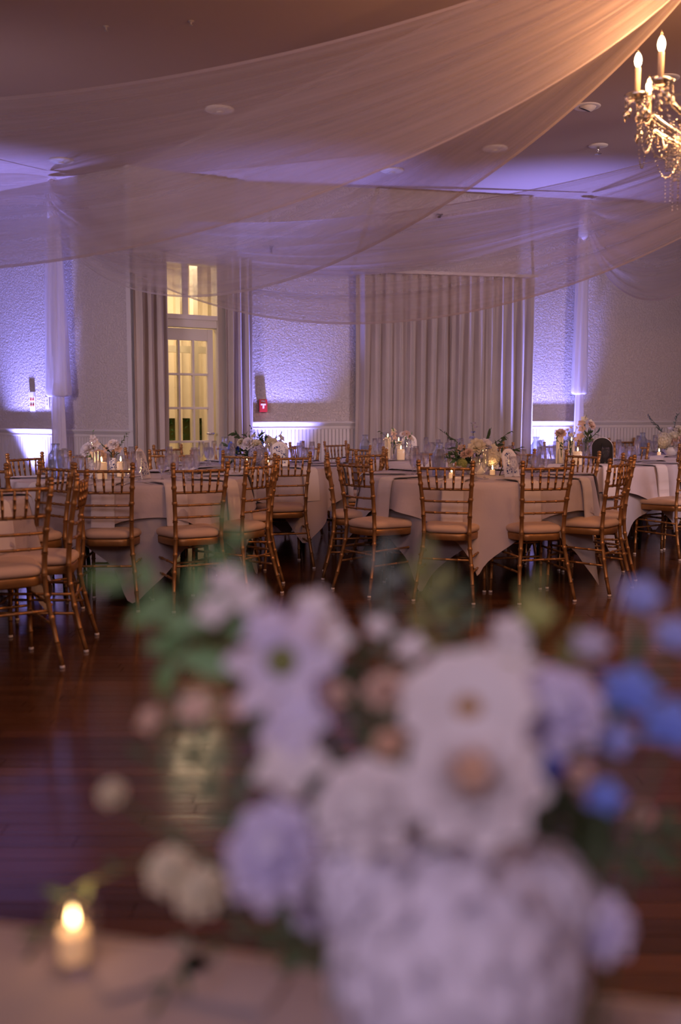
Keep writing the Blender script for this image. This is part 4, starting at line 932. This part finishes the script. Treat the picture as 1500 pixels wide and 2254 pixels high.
# T6
centerpiece((3.62, 10.9, TZ + .004),
    [('hyd', Cm, -.12, -.08, .16, .10), ('ball', Cm, .0, -.08, .20, .06), ('ball', Cm, .07, -.06, .27, .06), ('rose', Bl, .08, -.12, .15, .075), ('rose', Bl, -.02, -.1, .15, .05), ('hyd', Cm, .19, -.05, .22, .09), ('rose', Cm, .2, -.1, .12, .06), ('five', W, -.02, 0, .28, .035), ('five', W, .14, 0, .3, .03)],
    [(-.26, 0, .42, 16, .035, 1), (-.16, 0, .30, 14, .04, 1), (.05, 0, .44, 16, .03, 1), (.12, 0, .36, 12, .035, 0), (-.12, -.05, .1, 12, .05, 0), (.12, -.08, .1, 14, .055, 0), (.22, -.05, .08, 12, .055, 0)],
    'cream and blush flowers with grey-green sprigs on the far right table', (.09, .09))
votive(on('T6', 1451, 10.6), 'small votive candle below the far right flowers')
# T2 cluster
def bud_vase(loc, lb, h, r, blooms, leaves, m=None):
    t = empty('bud_vase_arrangement', loc); tag(t, lb, 'bud vase', 'bud vases on the tables')
    bm = gl([(.001, .002), (r * .8, .002), (r, .012), (r, h * .7), (r * .85, h * .82), (r * .45, h * .9), (r * .45, h * .97), (r * .55, h), (r * .5, h), (r * .38, h * .95), (r * .38, h * .88), (r * .8, h * .78), (r * .93, .02), (.001, .01)], 20); obj('vase', bm, m or M_print, t)
    bm = bmesh.new()
    for (px, py, pz, n, s, mi) in leaves: sprig_bm(bm, [(0, 0, h * .4), (px * .3, py * .3, h + (pz - h) * .4), (px, py, pz)], n, s, mi=mi, smi=2)
    for (kind, mats, x, y, z, rr) in blooms: tube(bm, [(0, 0, h * .4), (x * .4, y * .4, (h + z) / 2), (x, y, z)], .0018, 5, mi=2)
    o = obj('foliage', bm, [M_leaf, M_leafg, M_stem, M_leafb], t); o['kind'] = 'stuff'
    for (kind, mats, x, y, z, rr) in blooms: inst('blossom', fm(kind, *mats), t, dirM((x, y - .06, .05), (x, y, z), rr))
bud_vase(on('T2', 206, 7.05), 'blue patterned bud vase with white snapdragon, front left table', .13, .042, [('ball', W, -.045, 0, .205, .05), ('five', W, .0, 0, .20, .035), ('five', W, .02, 0, .235, .035), ('five', W, .005, 0, .265, .032), ('five', W, .0, 0, .285, .025), ('ball', Bl, .05, -.01, .16, .045)], [(0, 0, .33, 8, .02, 3), (.02, -.02, .15, 12, .03, 3), (-.03, -.02, .16, 10, .03, 3)])
bud_vase(on('T2', 252, 7.35), 'bud vase with white rose and dark twigs, front left table', .13, .038, [('rose', W, -.005, 0, .225, .045), ('five', Bl, .03, -.01, .19, .035), ('five', Bl, -.06, 0, .21, .025), ('five', Bl, -.05, 0, .19, .025)], [(.10, 0, .31, 16, .022, 0), (.06, 0, .25, 12, .022, 0), (-.10, 0, .24, 14, .022, 0), (-.06, 0, .20, 12, .022, 0)])
candle(on('T2', 224, 6.85), .035, .115, .052, .19, 'wide white pillar candle in glass cylinder, front left table')
candle(on('T2', 203, 7.30), .030, .20, .045, .24, 'tallest candle behind the bud vases, front left table')
candle(on('T2', 266, 7.10), .028, .105, .042, .16, 'shorter pillar candle right of bud vases, front left table')
arch_sign((-1.36, 6.98, TZ + .004), R(78), 'white table sign seen edge-on beside candles, front left table', h=.22, w_=.15)
# T5 cluster
candle(on('T5', 1232, 8.9), .032, .27, .048, .31, 'tall pillar candle in glass cylinder, middle right table', .5)
candle(on('T5', 1272, 8.7), .038, .115, .055, .20, 'low wide candle in glass cylinder, middle right table')
candle(on('T5', 1258, 9.2), .030, .19, .045, .24, 'medium candle behind the bud vases, middle right table')
bud_vase(on('T5', 1236, 8.78), 'bud vase with cream rose at left, middle right table', .17, .035, [('rose', Bl, -.01, 0, .275, .05)], [(-.06, -.02, .24, 8, .035, 0), (.04, 0, .22, 8, .03, 0)], M_glass)
bud_vase(on('T5', 1256, 8.82), 'bud vase with small daisies at centre, middle right table', .13, .035, [('daisy', (F_white, F_yel), -.03, 0, .31, .014), ('daisy', (F_white, F_yel), .0, 0, .33, .014), ('daisy', (F_white, F_yel), .05, 0, .33, .014), ('daisy', (F_white, F_yel), .03, 0, .28, .014), ('five', Cm, .0, 0, .26, .025), ('five', Bl, .035, 0, .22, .03)], [(-.02, 0, .28, 14, .02, 0), (.03, 0, .24, 14, .02, 0), (0, 0, .2, 14, .03, 0)], M_glass)
bud_vase(on('T5', 1287, 8.95), 'bud vase with tall cream orchids at right, middle right table', .16, .035, [('five', Cm, -.01, 0, .40, .035), ('five', Bl, -.03, 0, .36, .04), ('five', Cm, .05, 0, .37, .035), ('five', Bl, -.025, 0, .31, .04), ('ball', Bl, .06, 0, .35, .04), ('five', Bl, -.04, 0, .24, .045)], [(.10, 0, .28, 8, .07, 0), (.04, 0, .28, 12, .06, 0), (.0, 0, .42, 10, .03, 0), (.02, 0, .2, 10, .05, 0)], M_glass)
arch_sign((2.36, 8.95, TZ + .004), R(155), 'arched table sign showing its black back, middle right table', h=.25, w_=.19)
# T7 cluster
candle(on('T7', 854, 9.8), .032, .21, .048, .27, 'tallest candle at left of the back centre table cluster', .5)
candle(on('T7', 878, 10.05), .030, .165, .045, .23, 'middle candle of the back centre table cluster', .4)
candle(on('T7', 883, 9.6), .036, .10, .052, .19, 'lowest candle at front of the back centre table cluster', .4)
bud_vase(on('T7', 867, 9.7), 'bud vase with peach blossoms between back centre candles', .15, .034, [('five', Bl, .0, 0, .25, .035), ('five', Cm, .0, 0, .28, .03), ('five', Bl, .01, 0, .21, .03)], [(-.13, 0, .28, 8, .03, 0), (.05, 0, .18, 8, .045, 0), (0, 0, .3, 8, .03, 3)], M_glass)
bud_vase(on('T7', 893, 9.8), 'bud vase with pale ranunculus right of back centre candles', .14, .034, [('daisy', (F_white, F_yel), -.03, 0, .25, .03), ('daisy', (F_blush, F_yel), .01, 0, .255, .035), ('daisy', (F_blush, F_yel), .04, 0, .22, .03), ('five', Cm, .06, 0, .20, .03)], [(.06, 0, .25, 8, .03, 3), (0, 0, .22, 8, .03, 3)], M_glass)
arch_sign((.70, 10.0, TZ + .004), R(8), 'arched white table sign right of candles, back centre table', h=.25, w_=.15)

# ---------------------------------------------------------------- foreground table, candle and bouquet
ft = empty('sweetheart_table', (-.10, .47, 0), R(-12.3)); tag(ft, 'rectangular table with white cloth in the blurred foreground', 'table')
bm = bmesh.new(); box(bm, -.92, .92, -.36, .36, TZ - .03, TZ - .003); obj('tabletop', bm, M_plate, ft, smooth=False, bevel=.004)
for s in (-1, 1):
    for q in (-1, 1):
        bm = bmesh.new(); tube(bm, [(s * .8, q * .3, TZ - .03), (s * .8, q * .3, 0)], .015, 10); obj('leg', bm, M_blackmetal, ft)
bm = bmesh.new(); n = 160; ring_ = []
def rrect(hx, hy, rc, k):
    a = k / n * 2 * PI; c, s_ = math.cos(a), math.sin(a); p = 12.0
    r = 1 / ((abs(c) / hx) ** p + (abs(s_) / hy) ** p) ** (1 / p); return r * c, r * s_
rows = []
for (g, z) in ((-.3, TZ), (-.02, TZ), (0, TZ - .004), (.008, TZ - .02)): rows.append([bm.verts.new((*rrect(.92 + g, .36 + g, 0, k), z)) for k in range(n)])
for j in range(1, 11):
    t_ = j / 10; rows.append([bm.verts.new((*rrect(.93 + t_ * (.03 + .02 * math.sin(k * .9)), .37 + t_ * (.03 + .02 * math.sin(k * .9 + .4)), 0, k), TZ - .02 - t_ * .70)) for k in range(n)])
for i in range(len(rows) - 1):
    for k in range(n): bm.faces.new((rows[i][k], rows[i + 1][k], rows[i + 1][(k + 1) % n], rows[i][(k + 1) % n]))
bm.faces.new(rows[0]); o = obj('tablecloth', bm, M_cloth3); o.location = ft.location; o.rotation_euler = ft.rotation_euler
tag(o, 'white tablecloth on the blurred foreground table', 'tablecloth')
# candle in a clear footed holder: flame seen at (160, 2005)
p = at(160, 2005, .80); 
candle((p.x, p.y, TZ + .002), .012, p.z - TZ - .018 - .008, .020, .052, 'small lit tea candle in clear glass at the lower left foreground', .10, 'tea_candle', 'candle', 'foreground candles', wax=M_waxglow, fs=.42)
p2 = at(120, 2122, .76)
t = empty('glass_votive_cup', (p2.x + .01, .775, TZ + .002)); 
C.objects.unlink(t); bpy.data.objects.remove(t)
# paper menu cards / programme on the cloth
for (px, py, D, rz, lb) in ((330, 2120, .80, .5, 'blurred white card lying left of the bouquet'), (500, 2170, .775, -.3, 'blurred pinkish card lying under the bouquet edge')):
    pos = at(px, py, D); t = bpy.data.objects.new('paper_card', None); bpy.data.objects.remove(t)
    bm = bmesh.new(); box(bm, -.045, .045, -.03, .03, 0, .0015); o = obj('paper_card', bm, M_cloth3, smooth=False); o.location = (pos.x, pos.y, TZ + .003); o.rotation_euler = (0, 0, rz); tag(o, lb, 'card')

VC = Vector((.13, .60, TZ + .002))
t = empty('bouquet_vase', VC); tag(t, 'low round glass vase hidden below the big blurred bouquet', 'vase')
bm = gl([(.001, .002), (.05, .002), (.065, .02), (.07, .05), (.058, .075), (.052, .078), (.062, .05), (.055, .02), (.001, .01)], 24); obj('bowl', bm, M_gcar, t)
MOUTH = VC + Vector((0, 0, .06))
FT = {}
def stem_part(root, P):
    bm = bmesh.new(); P = Vector(P); m = MOUTH + Vector((random.uniform(-.03, .03), random.uniform(-.03, .03), -.02))
    mid = m.lerp(P, .55) + Vector((0, 0, -.015)); loc = root.location
    tube(bm, [m.lerp(mid, k / 3) - loc for k in range(3)] + [mid.lerp(P, k / 4) - loc for k in range(5)], .0018, 6); obj('stem', bm, M_stem, root)
def bloom(kind, mats, px, py, rpx, D, lb, cat='flower', name=None, face=None, sx=1, sy=1, rot=0, grp=None, sc_=1.0):
    c = at(px, py, D); r = rpx / FPX * D * 1.02 * sc_
    nm = name or {'rose': 'garden_rose', 'hyd': 'hydrangea', 'daisy': 'cosmos', 'five': 'blossom', 'star': 'blossom', 'ball': 'ranunculus'}[kind]
    root = empty(nm, c); tag(root, lb, cat, grp)
    tocam = (Vector((0, 0, HC)) - c).normalized(); out = (c - VC).normalized(); d = face or (tocam * 1.1 + out * .5 + Vector((0, 0, .3)))
    cc = {'rose': .78, 'hyd': 1.0, 'daisy': .95, 'five': 1.0, 'star': .9, 'ball': .95}[kind]
    M = Matrix.Rotation(0, 4, 'Z')
    if sx != 1 or sy != 1:
        # stretch along image axes about the bloom
        vx = Vector((1, 0, 0)); 
        S = Matrix.Rotation(rot, 4, tocam) @ Matrix.Diagonal((sx, 1, sy, 1)) @ Matrix.Rotation(-rot, 4, tocam); M = S
    inst({'rose': 'petals', 'hyd': 'florets', 'daisy': 'petals', 'five': 'petals', 'star': 'petals', 'ball': 'petals'}[kind], fm(kind, *mats), root, M @ dirM(d, (0, 0, 0), r * cc))
    stem_part(root, c - d.normalized() * r * .25)
    return root
L_ = 'blurred foreground bouquet'
bloom('rose', (F_white, F_peach), 1045, 1735, 200, .60, 'large white garden rose with peach heart in the blurred bouquet', sx=1.0)
bloom('ball', W, 805, 1775, 112, .62, 'round creamy white ranunculus left of the peach-hearted rose')
bloom('ball', (F_lav,), 600, 1875, 100, .62, 'oval white bloom at the left of the bouquet, low', sx=1.0, sy=1.35)
bloom('hyd', (F_hyd,), 1000, 2130, 310, .60, 'huge white hydrangea head at the bottom of the bouquet', name='hydrangea')
bloom('hyd', (F_hyd,), 800, 1950, 130, .63, 'smaller white hydrangea left above the huge one', name='hydrangea')
bloom('ball', (F_lav,), 1320, 2035, 70, .62, 'pale lavender bloom at the right of the hydrangea', sy=1.3)
bloom('daisy', (F_white, F_yel), 1032, 1560, 150, .64, 'white cosmos with brownish eye above the big rose')
bloom('ball', (F_lav,), 1225, 1560, 98, .66, 'lavender white rounded bloom right of the cosmos')
bloom('rose', W, 940, 1530, 75, .67, 'cream white bloom tucked left of the cosmos')
bloom('star', (F_lav, M_leafo), 622, 1455, 132, .70, 'big six-petal white blossom with green eye, upper left', face=Vector((-.1, -1, .25)))
bloom('five', (F_lav, F_white), 650, 1600, 85, .68, 'pale lavender blossom below the green-eyed one')
bloom('five', W, 645, 1690, 92, .66, 'white blossom left of the peach-hearted rose')
bloom('five', W, 715, 1420, 70, .71, 'white blossom at the right of the green-eyed one')
bloom('five', W, 470, 1352, 44, .74, 'small round white blossom farthest left near the top')
bloom('five', W, 500, 1285, 44, .76, 'small white blossom at the top left of the bouquet')
bloom('five', W, 545, 1325, 46, .75, 'small pinkish white blossom beside the topmost left one')
bloom('five', W, 690, 1345, 50, .74, 'small white blossom above the green-eyed one')
bloom('five', Bl, 430, 1565, 44, .72, 'small blush blossom at the left edge of bouquet')
bloom('five', Bl, 530, 1560, 34, .71, 'small blush bud near the lavender blossom')
bloom('rose', Bl, 745, 1530, 36, .69, 'small blush bud above centre of bouquet')
bloom('rose', Bl, 850, 1525, 62, .69, 'dusky blush rose left of the cosmos')
bloom('rose', (F_peach,), 858, 1640, 46, .66, 'peach bloom between cosmos and ranunculus')
bloom('five', W, 905, 1432, 42, .73, 'small white blossom over the dusky blush rose')
bloom('five', W, 835, 1385, 32, .76, 'tiny white blossom at the top centre of bouquet')
bloom('five', W, 1120, 1395, 44, .73, 'small white blossom right of top centre of bouquet')
bloom('five', (F_green,), 1180, 1360, 48, .74, 'greenish cream blossom at the top right of centre')
bloom('ball', Cm, 372, 1915, 52, .70, 'upper one of the two cream blooms at lower left')
bloom('ball', Cm, 440, 1960, 56, .69, 'lower one of the two cream blooms at lower left')
bloom('ball', Cm, 245, 1745, 30, .76, 'lone small cream bud far left of the bouquet')
bloom('five', Bl, 330, 1590, 28, .78, 'narrow blush bud left of the bouquet over dark floor', sy=1.6)
bloom('five', (F_lblue,), 1410, 1320, 50, .74, 'topmost pale blue delphinium blossom', name='delphinium', sy=1.15)
bloom('five', (F_lblue,), 1485, 1405, 50, .72, 'pale blue delphinium blossom at the right frame edge', name='delphinium')
bloom('five', (F_hydb,), 1300, 1425, 46, .72, 'greyish lavender blue delphinium blossom', name='delphinium')
bloom('five', (F_blue,), 1385, 1530, 70, .68, 'strong blue delphinium blossom right of the lavender bloom', name='delphinium')
bloom('five', (F_blue,), 1475, 1605, 72, .66, 'large blue delphinium blossom at right edge, middle', name='delphinium')
bloom('five', (F_lblue,), 1350, 1632, 50, .67, 'violet blue delphinium blossom below the strong blue one', name='delphinium')
bloom('five', (F_dblue,), 1200, 1690, 50, .64, 'deep royal blue blossom touching the big rose', name='delphinium')
bloom('five', (F_blue,), 1330, 1760, 48, .65, 'lowest blue delphinium blossom of the bouquet', name='delphinium')
bloom('rose', Bl, 1270, 1705, 42, .65, 'small beige bloom between blue blossoms')
bloom('rose', Bl, 1410, 1795, 34, .66, 'small beige bud at the lower right')
bloom('ball', W, 1000, 1650, 95, .64, 'white bloom wedged between cosmos and peach-hearted rose')
bloom('hyd', (F_hyd,), 1180, 1990, 150, .63, 'white hydrangea head right of the huge one', name='hydrangea')
bloom('star', (F_white, F_green), 1120, 1470, 80, .70, 'white blossom behind the cosmos at right')
bloom('five', (F_lav, F_white), 590, 1390, 60, .71, 'lavender white blossom overlapping the six-petal one')
bloom('ball', (F_lav,), 700, 1990, 62, .66, 'pale bloom low between oval bloom and hydrangea')
# leafy sprigs, each a thing with its own leaves
def sprig(lb, pts, nleaf, lpx, mt, D, wide=.4, name='leafy_sprig', two=True):
    P = [at(x, y, D + dd) for x, y, dd in pts]; root = empty(name, P[0]); tag(root, lb, 'foliage')
    bm = bmesh.new(); tube(bm, [path_at(P, k / 10) - P[0] for k in range(11)], .0015, 6); obj('stem', bm, M_stem, root)
    me = fm('leaf', mt)
    for k in range(nleaf):
        u = (k + .6) / nleaf; p = path_at(P, u); d = (path_at(P, min(1, u + .15)) - path_at(P, max(0, u - .15))).normalized()
        s = 1 if k % 2 else -1; view = Vector((0, -1, .4)).normalized(); side = d.cross(view).normalized() * s
        if k == nleaf - 1: side = side * .1
        q = (d * .7 + side * .8).normalized(); r = lpx / FPX * D * random.uniform(.8, 1.15)
        # local X is the leaf's length, Z its face
        zf = (view - q * view.dot(q)).normalized(); yf = zf.cross(q)
        M = Matrix(((q.x, yf.x, zf.x, 0), (q.y, yf.y, zf.y, 0), (q.z, yf.z, zf.z, 0), (0, 0, 0, 1)))
        inst('leaf', me, root, Matrix.Translation(p - P[0]) @ M @ Matrix.Diagonal((r, r * wide / .38 * .9, r, 1)))
sprig('bright green drooping leaves at the upper left of the bouquet', [(560, 1500, -.02), (440, 1330, .03), (260, 1280, .07)], 7, 110, M_leafb, .74, .55)
sprig('green leaves hanging over dark floor at upper left', [(520, 1480, 0), (420, 1360, .03), (372, 1470, .03)], 5, 100, M_leafb, .75, .55)
sprig('upright green sprig above the bouquet at left', [(560, 1420, 0), (510, 1290, .03), (498, 1150, .05)], 7, 75, M_leafb, .76, .5)
sprig('olive sprig over the front right table chairs', [(900, 1480, 0), (955, 1350, .03), (940, 1240, .05)], 8, 70, M_leafo, .76, .5)
sprig('grey-green sprig at top centre of the bouquet', [(850, 1460, 0), (845, 1340, .03), (850, 1220, .05)], 8, 60, M_leafg, .77, .5)
sprig('dark green sprig between top centre blossoms', [(1000, 1500, 0), (1010, 1380, .03), (990, 1290, .05)], 7, 70, M_leaf, .76, .5)
sprig('yellow-green sprig at the top right of centre', [(1130, 1480, 0), (1165, 1380, .03), (1180, 1290, .05)], 6, 55, M_leafo, .76, .5)
sprig('dark leafy branch trailing left over the dark floor', [(640, 1900, 0), (480, 1720, .08), (400, 1560, .12)], 10, 80, M_leaf, .70, .5)
sprig('thin dark branch reaching far lower left', [(640, 1980, 0), (400, 1860, .08), (150, 1960, .12), (60, 2110, .12)], 11, 62, M_leaf, .70, .35)
sprig('thin dark branch over the tablecloth at lower left', [(640, 2050, 0), (430, 2080, .06), (340, 2220, .06)], 7, 70, M_leaf, .68, .3)
sprig('dark sprig rising between cream and white blooms', [(640, 2000, 0), (520, 1800, .05), (300, 1650, .12)], 9, 70, M_leaf, .70, .4)
sprig('dark leaves filling gap left of the peach-hearted rose', [(820, 2000, 0), (720, 1840, .03), (700, 1700, .04)], 8, 90, M_leaf, .66, .6)
sprig('dark leaves behind the green-eyed blossom', [(720, 1700, 0), (560, 1620, .04), (560, 1450, .04)], 9, 80, M_leaf, .72, .55)
sprig('dark leaves at the centre behind the cosmos', [(900, 1750, 0), (820, 1560, .05), (780, 1420, .06)], 9, 80, M_leaf, .73, .55)
sprig('dark leaves right of the hydrangea', [(1150, 2000, 0), (1270, 1880, .04), (1310, 1790, .05)], 9, 100, M_leaf, .66, .6)
sprig('dark leaves at the lower right frame edge', [(1180, 1960, 0), (1390, 1880, .05), (1490, 1840, .07)], 8, 90, M_leaf, .66, .55)
sprig('dark leaves among the blue delphiniums', [(1150, 1800, 0), (1290, 1650, .05), (1400, 1440, .08)], 11, 75, M_leaf, .70, .5)
sprig('dark green leaves low beside the hydrangea at left', [(820, 2200, 0), (700, 2080, .03), (620, 2060, .05)], 7, 90, M_leaf, .66, .55)
sprig('olive leaves between lavender bloom and blue blossoms', [(1150, 1700, 0), (1250, 1480, .05), (1260, 1400, .07)], 8, 60, M_leafo, .71, .5)
sprig('dark leaves right of the big rose', [(1080, 1900, 0), (1200, 1800, .03), (1230, 1760, .04)], 8, 80, M_leaf, .67, .6)
